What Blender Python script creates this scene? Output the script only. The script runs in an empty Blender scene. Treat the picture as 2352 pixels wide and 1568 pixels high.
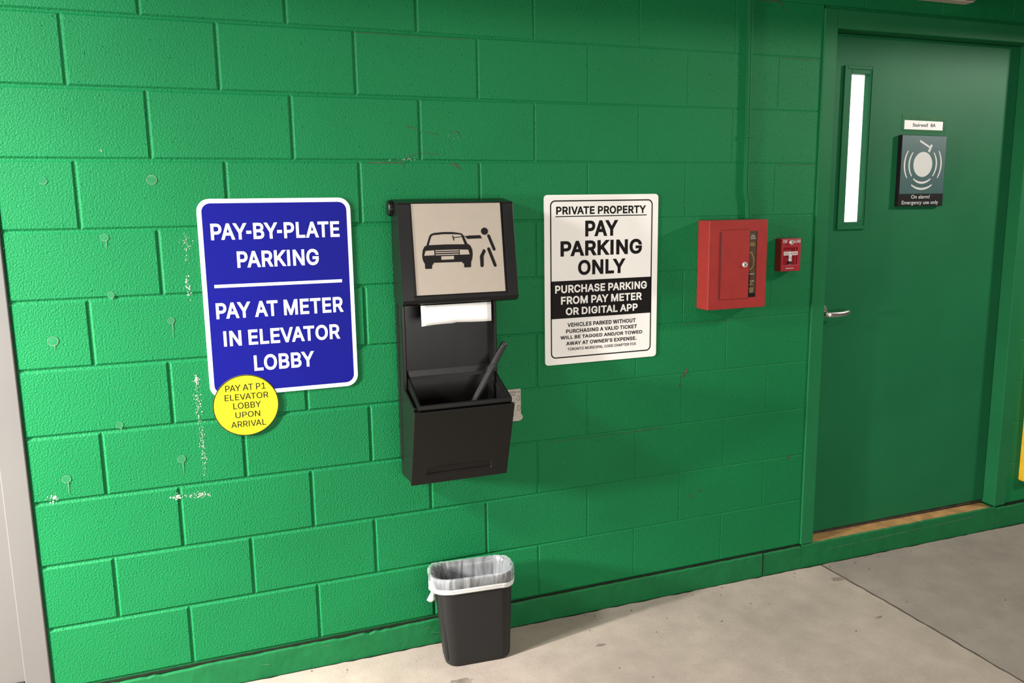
import bpy, bmesh, math, random
import mathutils.geometry
from mathutils import Vector, Matrix
random.seed(7)
S = bpy.context.scene
COL = S.collection
ZB = 0.108            # height of the bottom block joint above the floor; wall coordinates have that joint at z = 0

# ------------------------------------------------------------------ camera, world, lights, exposure
cam = bpy.data.cameras.new('camera'); cam_o = bpy.data.objects.new('camera', cam); COL.objects.link(cam_o)
R = [[0.943210299733478, -0.33191498062058566, -0.013666605881449918],
     [-0.06251465586492813, -0.13694350989454807, -0.9886042650625433],
     [0.3262610125019112, 0.9333160883309567, -0.14991607980410138]]
right, up, back = Vector(R[0]), -Vector(R[1]), -Vector(R[2])
m = Matrix((right, up, back)).transposed().to_4x4()
m.translation = Vector((0.45326, -2.44738, 1.46064 + ZB))
cam_o.matrix_world = m
cam.sensor_width = 36.0; cam.lens = 1715.0 / 2352 * 36.0
cam.shift_y = -57.6 / 2352
cam.clip_start = 0.02
S.camera = cam_o

w = bpy.data.worlds.new('world'); S.world = w; w.use_nodes = True
w.node_tree.nodes['Background'].inputs[0].default_value = (1.0, 0.97, 0.93, 1)
w.node_tree.nodes['Background'].inputs[1].default_value = 0.02

def area(name, loc, target, sx, sy, power, col=(1, 0.97, 0.92)):
    l = bpy.data.lights.new(name, 'AREA'); l.shape = 'RECTANGLE'; l.size = sx; l.size_y = sy
    l.energy = power; l.color = col
    o = bpy.data.objects.new(name, l); COL.objects.link(o)
    o.location = (loc[0], loc[1], loc[2] + ZB)
    d = Vector(target) - Vector(loc)
    o.rotation_euler = d.to_track_quat('-Z', 'Y').to_euler()
    return o
lamp = area('left_wall_lamp', (-1.8, -0.80, 1.32), (0.6, -0.1, -0.38), 0.10, 0.25, 92, (1, .985, .95)); lamp.data.spread = 1.75
lamp = area('left_high_lamp', (-1.2, -0.90, 2.20), (-0.2, 0, 1.2), 0.3, 0.3, 44, (.97, 1, .99)); lamp.data.spread = 2.0
area('front_fill', (1.2, -4.2, 1.0), (1.2, 0, 0.9), 2.0, 1.2, 80)  # added soft fill from behind the camera, not a visible opening
area('ceiling_lamp', (1.5, -2.2, 2.75), (1.5, 0, 1.0), 1.5, 0.2, 12)
area('right_wall_lamp', (5.4, -1.5, 2.52), (2.8, 0, 1.2), 0.30, 0.14, 72)

S.view_settings.view_transform = 'Standard'
S.view_settings.look = 'None'
S.view_settings.exposure = 0.0
S.view_settings.gamma = 1.0
S.view_settings.use_curve_mapping = False

# ------------------------------------------------------------------ materials
def node_mat(name, col, rough=0.5, spec=0.5, metal=0.0, var=0.0, var_scale=5.0, bump=0.0, bump_scale=100.0, bump_dist=0.001):
    mt = bpy.data.materials.new(name); mt.use_nodes = True
    nt = mt.node_tree; b = nt.nodes['Principled BSDF']
    b.inputs['Base Color'].default_value = (*col, 1)
    b.inputs['Roughness'].default_value = rough
    b.inputs['Specular IOR Level'].default_value = spec
    b.inputs['Metallic'].default_value = metal
    if var or bump:
        tc = nt.nodes.new('ShaderNodeTexCoord')
    if var:
        n = nt.nodes.new('ShaderNodeTexNoise'); n.inputs['Scale'].default_value = var_scale; n.inputs['Detail'].default_value = 6
        nt.links.new(tc.outputs['Object'], n.inputs['Vector'])
        r = nt.nodes.new('ShaderNodeMapRange'); r.inputs[1].default_value = 0.3; r.inputs[2].default_value = 0.7
        r.inputs[3].default_value = 1 - var; r.inputs[4].default_value = 1 + var
        nt.links.new(n.outputs['Fac'], r.inputs[0])
        v = nt.nodes.new('ShaderNodeVectorMath'); v.operation = 'SCALE'; v.inputs[0].default_value = col
        nt.links.new(r.outputs[0], v.inputs['Scale'])
        nt.links.new(v.outputs[0], b.inputs['Base Color'])
    if bump:
        n2 = nt.nodes.new('ShaderNodeTexNoise'); n2.inputs['Scale'].default_value = bump_scale; n2.inputs['Detail'].default_value = 3
        nt.links.new(tc.outputs['Object'], n2.inputs['Vector'])
        bp = nt.nodes.new('ShaderNodeBump'); bp.inputs['Strength'].default_value = bump; bp.inputs['Distance'].default_value = bump_dist
        nt.links.new(n2.outputs['Fac'], bp.inputs['Height'])
        nt.links.new(bp.outputs[0], b.inputs['Normal'])
    return mt

GREEN = (0.0058, 0.144, 0.0435)
def block_paint():
    mt = node_mat('painted_block', GREEN, 0.5, 0.13)
    nt = mt.node_tree; b = nt.nodes['Principled BSDF']; L = nt.links.new
    tc = nt.nodes.new('ShaderNodeTexCoord')
    big = nt.nodes.new('ShaderNodeTexNoise'); big.inputs['Scale'].default_value = 2.2; big.inputs['Detail'].default_value = 5
    L(tc.outputs['Object'], big.inputs['Vector'])
    mr = nt.nodes.new('ShaderNodeMapRange'); mr.inputs[1].default_value = .3; mr.inputs[2].default_value = .7; mr.inputs[3].default_value = .93; mr.inputs[4].default_value = 1.07
    L(big.outputs['Fac'], mr.inputs[0])
    sc = nt.nodes.new('ShaderNodeVectorMath'); sc.operation = 'SCALE'; sc.inputs[0].default_value = GREEN
    L(mr.outputs[0], sc.inputs['Scale']); L(sc.outputs[0], b.inputs['Base Color'])
    # orange-peel grain of the roller paint over porous block, with scattered pits
    n1 = nt.nodes.new('ShaderNodeTexNoise'); n1.inputs['Scale'].default_value = 190; n1.inputs['Detail'].default_value = 2.5; n1.inputs['Roughness'].default_value = .55
    L(tc.outputs['Object'], n1.inputs['Vector'])
    n2 = nt.nodes.new('ShaderNodeTexNoise'); n2.inputs['Scale'].default_value = 105; n2.inputs['Detail'].default_value = 2
    L(tc.outputs['Object'], n2.inputs['Vector'])
    pit = nt.nodes.new('ShaderNodeMapRange'); pit.inputs[1].default_value = .24; pit.inputs[2].default_value = .33; pit.inputs[3].default_value = 0; pit.inputs[4].default_value = 1
    L(n2.outputs['Fac'], pit.inputs[0])
    add = nt.nodes.new('ShaderNodeMath'); add.operation = 'MULTIPLY_ADD'; add.inputs[1].default_value = .9
    L(pit.outputs[0], add.inputs[0]); L(n1.outputs['Fac'], add.inputs[2])
    bp = nt.nodes.new('ShaderNodeBump'); bp.inputs['Strength'].default_value = .9; bp.inputs['Distance'].default_value = .0030
    L(add.outputs[0], bp.inputs['Height']); L(bp.outputs[0], b.inputs['Normal'])
    return mt

def floor_mat(name='concrete_floor', col=(0.345, 0.282, 0.235)):
    mt = node_mat(name, col, 0.62, 0.35)
    nt = mt.node_tree; b = nt.nodes['Principled BSDF']; L = nt.links.new
    tc = nt.nodes.new('ShaderNodeTexCoord')
    def noise(s, d=6, r=.6):
        n = nt.nodes.new('ShaderNodeTexNoise'); n.inputs['Scale'].default_value = s; n.inputs['Detail'].default_value = d; n.inputs['Roughness'].default_value = r
        L(tc.outputs['Object'], n.inputs['Vector']); return n
    a, c, f = noise(2.2), noise(11), noise(160, 3)
    m1 = nt.nodes.new('ShaderNodeMapRange'); m1.inputs[1].default_value = .3; m1.inputs[2].default_value = .7; m1.inputs[3].default_value = .84; m1.inputs[4].default_value = 1.12
    L(a.outputs['Fac'], m1.inputs[0])
    m2 = nt.nodes.new('ShaderNodeMapRange'); m2.inputs[1].default_value = .3; m2.inputs[2].default_value = .7; m2.inputs[3].default_value = .9; m2.inputs[4].default_value = 1.08
    L(c.outputs['Fac'], m2.inputs[0])
    m3 = nt.nodes.new('ShaderNodeMapRange'); m3.inputs[1].default_value = .3; m3.inputs[2].default_value = .7; m3.inputs[3].default_value = .93; m3.inputs[4].default_value = 1.06
    L(f.outputs['Fac'], m3.inputs[0])
    x1 = nt.nodes.new('ShaderNodeMath'); x1.operation = 'MULTIPLY'; L(m1.outputs[0], x1.inputs[0]); L(m2.outputs[0], x1.inputs[1])
    x2 = nt.nodes.new('ShaderNodeMath'); x2.operation = 'MULTIPLY'; L(x1.outputs[0], x2.inputs[0]); L(m3.outputs[0], x2.inputs[1])
    sc = nt.nodes.new('ShaderNodeVectorMath'); sc.operation = 'SCALE'; sc.inputs[0].default_value = col
    L(x2.outputs[0], sc.inputs['Scale']); L(sc.outputs[0], b.inputs['Base Color'])
    bp = nt.nodes.new('ShaderNodeBump'); bp.inputs['Strength'].default_value = .35; bp.inputs['Distance'].default_value = .002
    L(f.outputs['Fac'], bp.inputs['Height']); L(bp.outputs[0], b.inputs['Normal'])
    return mt

M = {}
M['block'] = block_paint()
M['floor'] = floor_mat(); M['floor2'] = floor_mat('darker_concrete', (0.255, 0.213, 0.18))
M['curb'] = node_mat('painted_curb', (0.0065, 0.115, 0.034), .5, .18, var=.12, var_scale=9, bump=.5, bump_scale=22, bump_dist=.006)
M['frame_green'] = node_mat('door_frame_paint', (0.013, 0.130, 0.045), .45, .1, var=.06, var_scale=4, bump=.12, bump_scale=160)
M['door_green'] = node_mat('door_paint', (0.011, 0.118, 0.044), .5, .1, var=.08, var_scale=2.5, bump=.12, bump_scale=180)
M['cream'] = node_mat('cream_paint', (0.125, 0.116, 0.108), .5, .2, var=.04, var_scale=3, bump=.1, bump_scale=200)
M['dark'] = node_mat('dark_rubber', (0.012, 0.012, 0.012), .6, .3, var=.1, var_scale=20)
M['mark'] = node_mat('joint_dirt_and_shade', (0.05, 0.042, 0.033), .9, .1, var=.3, var_scale=30)
M['gap'] = node_mat('joint_shadow_dirt', (0.010, 0.016, 0.008), .9, .1, var=.3, var_scale=30)
M['hinge'] = node_mat('hinge_red', (0.07, 0.008, 0.007), .5, .2, var=.1, var_scale=40)
M['stain'] = node_mat('floor_stain', (0.215, 0.178, 0.145), .8, .2, var=.3, var_scale=25)
M['rust'] = node_mat('reddish_stain', (0.045, 0.075, 0.032), .7, .2, var=.3, var_scale=60)
M['white_gloss'] = node_mat('sign_white', (0.80, 0.79, 0.765), .42, .4, var=.01, var_scale=6)
M['white_warm'] = node_mat('sign_offwhite', (0.79, 0.755, 0.71), .45, .4, var=.015, var_scale=8)
M['blue'] = node_mat('sign_blue', (0.0058, 0.0066, 0.165), .5, .07, var=.04, var_scale=4)
M['ink'] = node_mat('printed_black', (0.009, 0.0075, 0.0075), .5, .1, var=.05, var_scale=30)
M['yellow'] = node_mat('sticker_yellow', (0.50, 0.45, 0.009), .4, .3, var=.05, var_scale=12, bump=.35, bump_scale=14, bump_dist=.004)
M['plastic'] = node_mat('black_plastic', (0.0062, 0.0058, 0.0054), .33, .26, var=.1, var_scale=30, bump=.12, bump_scale=420)
M['plastic_bin'] = node_mat('bin_plastic', (0.028, 0.027, 0.026), .5, .4, var=.12, var_scale=25, bump=.2, bump_scale=350)
M['panel'] = node_mat('beige_panel', (0.345, 0.292, 0.238), .45, .25, var=.02, var_scale=40)
M['paper'] = node_mat('paper_towel', (0.80, 0.775, 0.745), .85, .2, var=.03, var_scale=40, bump=.3, bump_scale=260)
M['grip'] = node_mat('dark_grey_plastic', (0.028, 0.026, 0.025), .33, .4, var=.1, var_scale=60, bump=.1, bump_scale=300)
M['red'] = node_mat('cabinet_red', (0.27, 0.025, 0.021), .45, .25, var=.07, var_scale=14, bump=.25, bump_scale=260)
M['red2'] = node_mat('alarm_red', (0.30, 0.014, 0.022), .4, .45, var=.05, var_scale=30)
M['brown'] = node_mat('brown_label', (0.060, 0.033, 0.016), .4, .45, var=.08, var_scale=30)
M['chrome'] = node_mat('lock_chrome', (0.62, 0.60, 0.54), .3, .5, 0.45, var=.04, var_scale=80)
M['steel'] = node_mat('brushed_steel', (0.66, 0.61, 0.58), .33, .5, 1.0, var=.05, var_scale=50, bump=.08, bump_scale=400)
M['yellow_ink'] = node_mat('gold_print', (0.42, 0.33, 0.13), .5, .3, var=.05, var_scale=50)
M['sill'] = node_mat('sill_tan', (0.36, 0.20, 0.075), .7, .2, var=.3, var_scale=14, bump=.2, bump_scale=90)
M['teal'] = node_mat('alarm_sign_teal', (0.030, 0.082, 0.078), .38, .45, var=.05, var_scale=20)
M['pale'] = node_mat('sign_pale_print', (0.56, 0.55, 0.515), .5, .3, var=.03, var_scale=20)
M['tape'] = node_mat('green_tape', (0.008, 0.105, 0.030), .4, .08, var=.12, var_scale=18, bump=.3, bump_scale=40, bump_dist=.002)
M['beige'] = node_mat('beige_housing', (0.50, 0.42, 0.33), .5, .4, var=.05, var_scale=20)
M['orange'] = node_mat('yellow_board', (0.75, 0.42, 0.02), .5, .4, var=.08, var_scale=20)
M['glue'] = node_mat('glue_spot', (0.016, 0.155, 0.058), .35, .3, var=.15, var_scale=60, bump=.3, bump_scale=150)
M['glue_edge'] = node_mat('glue_edge', (0.085, 0.185, 0.095), .5, .3, var=.2, var_scale=120)
M['chip'] = node_mat('chipped_paint', (0.30, 0.35, 0.28), .8, .2, var=.2, var_scale=200)
M['plate'] = node_mat('grey_plate', (0.38, 0.34, 0.29), .5, .4, var=.12, var_scale=60)
M['grey_ink'] = node_mat('plate_print', (0.09, 0.08, 0.07), .6, .3, var=.2, var_scale=200)
M['ceiling'] = node_mat('ceiling_paint', (0.45, 0.43, 0.40), .8, .2, var=.05, var_scale=3)
M['band'] = node_mat('drawstring_band', (0.56, 0.55, 0.53), .4, .4, var=.05, var_scale=40)

def film_mat():
    mt = node_mat('clear_bin_liner', (0.72, 0.73, 0.75), .14, .8)
    nt = mt.node_tree; b = nt.nodes['Principled BSDF']; L = nt.links.new
    tc = nt.nodes.new('ShaderNodeTexCoord')
    mp = nt.nodes.new('ShaderNodeMapping'); mp.inputs['Scale'].default_value = (34, 34, 7)
    L(tc.outputs['Object'], mp.inputs['Vector'])
    n = nt.nodes.new('ShaderNodeTexNoise'); n.inputs['Scale'].default_value = 1.0; n.inputs['Detail'].default_value = 5; n.inputs['Distortion'].default_value = .7
    L(mp.outputs[0], n.inputs['Vector'])
    bp = nt.nodes.new('ShaderNodeBump'); bp.inputs['Strength'].default_value = .8; bp.inputs['Distance'].default_value = .006
    L(n.outputs['Fac'], bp.inputs['Height']); L(bp.outputs[0], b.inputs['Normal'])
    mr = nt.nodes.new('ShaderNodeMapRange'); mr.inputs[1].default_value = .35; mr.inputs[2].default_value = .7; mr.inputs[3].default_value = .12; mr.inputs[4].default_value = .36
    L(n.outputs['Fac'], mr.inputs[0]); L(mr.outputs[0], b.inputs['Alpha'])
    return mt
M['film'] = film_mat()

def pane_mat():
    mt = node_mat('lit_pane', (0.9, 0.9, 0.9), .2, .5, var=.01, var_scale=3)
    b = mt.node_tree.nodes['Principled BSDF']
    b.inputs['Emission Color'].default_value = (1, 1, 1, 1); b.inputs['Emission Strength'].default_value = 1.6
    return mt
M['pane'] = pane_mat()

def bin_mat():
    # black plastic with pale scuffs on its front
    mt = node_mat('scuffed_bin', (0.014, 0.0135, 0.013), .5, .25)
    nt = mt.node_tree; b = nt.nodes['Principled BSDF']; L = nt.links.new
    tc = nt.nodes.new('ShaderNodeTexCoord')
    n = nt.nodes.new('ShaderNodeTexNoise'); n.inputs['Scale'].default_value = 45; n.inputs['Detail'].default_value = 8; n.inputs['Roughness'].default_value = .7
    L(tc.outputs['Object'], n.inputs['Vector'])
    def spot(c, s):      # object coordinates of the basket are measured from its root
        mp = nt.nodes.new('ShaderNodeMapping'); mp.vector_type = 'POINT'
        mp.inputs['Location'].default_value = [-c[i] * s[i] for i in range(3)]; mp.inputs['Scale'].default_value = s
        L(tc.outputs['Object'], mp.inputs['Vector'])
        g = nt.nodes.new('ShaderNodeTexGradient'); g.gradient_type = 'SPHERICAL'; L(mp.outputs[0], g.inputs['Vector']); return g
    s1 = spot(SC1, (30, 8, 28)); s2 = spot(SC2, (11, 8, 55))
    ad = nt.nodes.new('ShaderNodeMath'); ad.operation = 'MAXIMUM'; L(s1.outputs['Fac'], ad.inputs[0]); L(s2.outputs['Fac'], ad.inputs[1])
    mr = nt.nodes.new('ShaderNodeMapRange'); mr.inputs[1].default_value = .42; mr.inputs[2].default_value = .75; L(n.outputs['Fac'], mr.inputs[0])
    mu = nt.nodes.new('ShaderNodeMath'); mu.operation = 'MULTIPLY'; L(ad.outputs[0], mu.inputs[0]); L(mr.outputs[0], mu.inputs[1])
    mx = nt.nodes.new('ShaderNodeMix'); mx.data_type = 'RGBA'; mx.inputs[6].default_value = (0.014, 0.0135, 0.013, 1); mx.inputs[7].default_value = (.25, .245, .245, 1)
    L(mu.outputs[0], mx.inputs[0]); L(mx.outputs[2], b.inputs['Base Color'])
    return mt
SC1 = (1.104 - 1.107, -0.19 + .125, 0.052 - .2); SC2 = (1.115 - 1.107, -0.175 + .125, -0.075 - .2)
M['bin'] = bin_mat()

# ------------------------------------------------------------------ object helpers
ORG = {}
def thing(name, label, cat, loc, kind=None, group=None):
    o = bpy.data.objects.new(name, None); COL.objects.link(o)
    o.empty_display_size = .1
    o.location = (loc[0], loc[1], loc[2] + ZB); ORG[o] = Vector(loc)
    if label: o['label'] = label
    if cat: o['category'] = cat
    if kind: o['kind'] = kind
    if group: o['group'] = group
    return o

def link(name, me, mat, parent=None, loc=(0, 0, 0), label=None, cat=None, kind=None, bevel=0, seg=2, smooth=False):
    o = bpy.data.objects.new(name, me); COL.objects.link(o)
    if parent:
        off = ORG[parent]; o.parent = parent; ORG[o] = off
    else:
        off = Vector(loc); o.location = (loc[0], loc[1], loc[2] + ZB); ORG[o] = off
    for v in me.vertices: v.co -= off
    if mat is not None:
        for mm in (mat if isinstance(mat, (list, tuple)) else [mat]): me.materials.append(mm)
    if smooth:
        for p in me.polygons: p.use_smooth = True
    if bevel:
        b = o.modifiers.new('bevel', 'BEVEL'); b.width = bevel; b.segments = seg; b.limit_method = 'ANGLE'; b.angle_limit = math.radians(35)
        b.harden_normals = False
    if label: o['label'] = label
    if cat: o['category'] = cat
    if kind: o['kind'] = kind
    return o

class MB:
    def __init__(s): s.v = []; s.f = []; s.mi = []
    def add(s, vs, fs, mi=0):
        n = len(s.v); s.v += [tuple(v) for v in vs]; s.f += [tuple(n + i for i in f) for f in fs]; s.mi += [mi] * len(fs); return s
    def box(s, x0, x1, y0, y1, z0, z1, mi=0):
        vs = [(x, y, z) for x in (x0, x1) for y in (y0, y1) for z in (z0, z1)]
        return s.add(vs, [(0, 1, 3, 2), (4, 6, 7, 5), (0, 4, 5, 1), (2, 3, 7, 6), (0, 2, 6, 4), (1, 5, 7, 3)], mi)
    def hexa(s, a, b, mi=0):                      # a, b: two matching quads
        n = len(a); vs = list(a) + list(b)
        fs = [tuple(range(n))[::-1], tuple(range(n, 2 * n))] + [(i, (i + 1) % n, n + (i + 1) % n, n + i) for i in range(n)]
        return s.add(vs, fs, mi)
    def plate(s, pts, y0, y1, mi=0):              # outline in x,z ; front at y0
        return s.hexa([(p[0], y0, p[1]) for p in pts], [(p[0], y1, p[1]) for p in pts], mi)
    def flat(s, pts, y, mi=0):
        return s.add([(p[0], y, p[1]) for p in pts], [tuple(range(len(pts)))], mi)
    def ring(s, outer, inner, y, mi=0):
        n = len(outer)
        return s.add([(p[0], y, p[1]) for p in outer] + [(p[0], y, p[1]) for p in inner],
                     [(i, (i + 1) % n, n + (i + 1) % n, n + i) for i in range(n)], mi)
    def loft(s, rings, close=True, cap0=False, cap1=False, mi=0):
        n = len(rings[0]); vs = [p for r in rings for p in r]; fs = []
        for k in range(len(rings) - 1):
            for i in range(n if close else n - 1):
                fs.append((k * n + i, k * n + (i + 1) % n, (k + 1) * n + (i + 1) % n, (k + 1) * n + i))
        if cap0: fs.append(tuple(range(n))[::-1])
        if cap1: fs.append(tuple(range((len(rings) - 1) * n, len(rings) * n)))
        return s.add(vs, fs, mi)
    def tube(s, path, r, n=10, mi=0):
        rings = []
        for i, p in enumerate(path):
            p = Vector(p); a = Vector(path[max(0, i - 1)]); b = Vector(path[min(len(path) - 1, i + 1)])
            d = (b - a).normalized(); u = d.orthogonal().normalized() if i == 0 else (u - d * u.dot(d)).normalized(); q = d.cross(u)
            rr = r[i] if isinstance(r, (list, tuple)) else r
            rings.append([tuple(p + u * rr * math.cos(2 * math.pi * k / n) + q * rr * math.sin(2 * math.pi * k / n)) for k in range(n)])
        return s.loft(rings, True, True, True, mi)
    def mesh(s, name):
        me = bpy.data.meshes.new(name); me.from_pydata(s.v, [], s.f); me.validate()
        for p, i in zip(me.polygons, s.mi): p.material_index = i
        bm = bmesh.new(); bm.from_mesh(me); bmesh.ops.recalc_face_normals(bm, faces=bm.faces); bm.to_mesh(me); bm.free()
        return me
def obj(name, mb, mat, parent=None, **k): return link(name, mb.mesh(name), mat, parent, **k)

def rrect(x0, x1, z0, z1, r, n=6):
    out = []
    for cx, cz, a0 in ((x1 - r, z1 - r, 0), (x0 + r, z1 - r, 90), (x0 + r, z0 + r, 180), (x1 - r, z0 + r, 270)):
        for k in range(n + 1):
            a = math.radians(a0 + 90 * k / n); out.append((cx + r * math.cos(a), cz + r * math.sin(a)))
    return out
def circle(cx, cz, r, n=40, rz=None):
    rz = rz or r
    return [(cx + r * math.cos(2 * math.pi * k / n), cz + rz * math.sin(2 * math.pi * k / n)) for k in range(n)]
def capsule(a, b, r, n=8):
    a = Vector(a); b = Vector(b); d = (b - a).normalized(); q = Vector((-d.y, d.x)); out = []
    for k in range(n + 1):
        t = math.pi * k / n; out.append(tuple(b + q * r * math.cos(t) + d * r * math.sin(t)))
    for k in range(n + 1):
        t = math.pi * k / n; out.append(tuple(a - q * r * math.cos(t) - d * r * math.sin(t)))
    return out
def strip(pts, wd):                                # constant or per-point width ribbon outline
    L, Rr = [], []
    for i, p in enumerate(pts):
        a = Vector(pts[max(0, i - 1)]); b = Vector(pts[min(len(pts) - 1, i + 1)]); d = (b - a).normalized(); q = Vector((-d.y, d.x))
        h = (wd[i] if isinstance(wd, (list, tuple)) else wd) / 2; p = Vector(p)
        L.append(tuple(p + q * h)); Rr.append(tuple(p - q * h))
    return L, Rr
def ribbon(mb, pts, wd, y, mi=0):
    L, Rr = strip(pts, wd); n = len(L)
    mb.add([(p[0], y, p[1]) for p in L + Rr], [(i, i + 1, n + i + 1, n + i) for i in range(n - 1)], mi)

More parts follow.
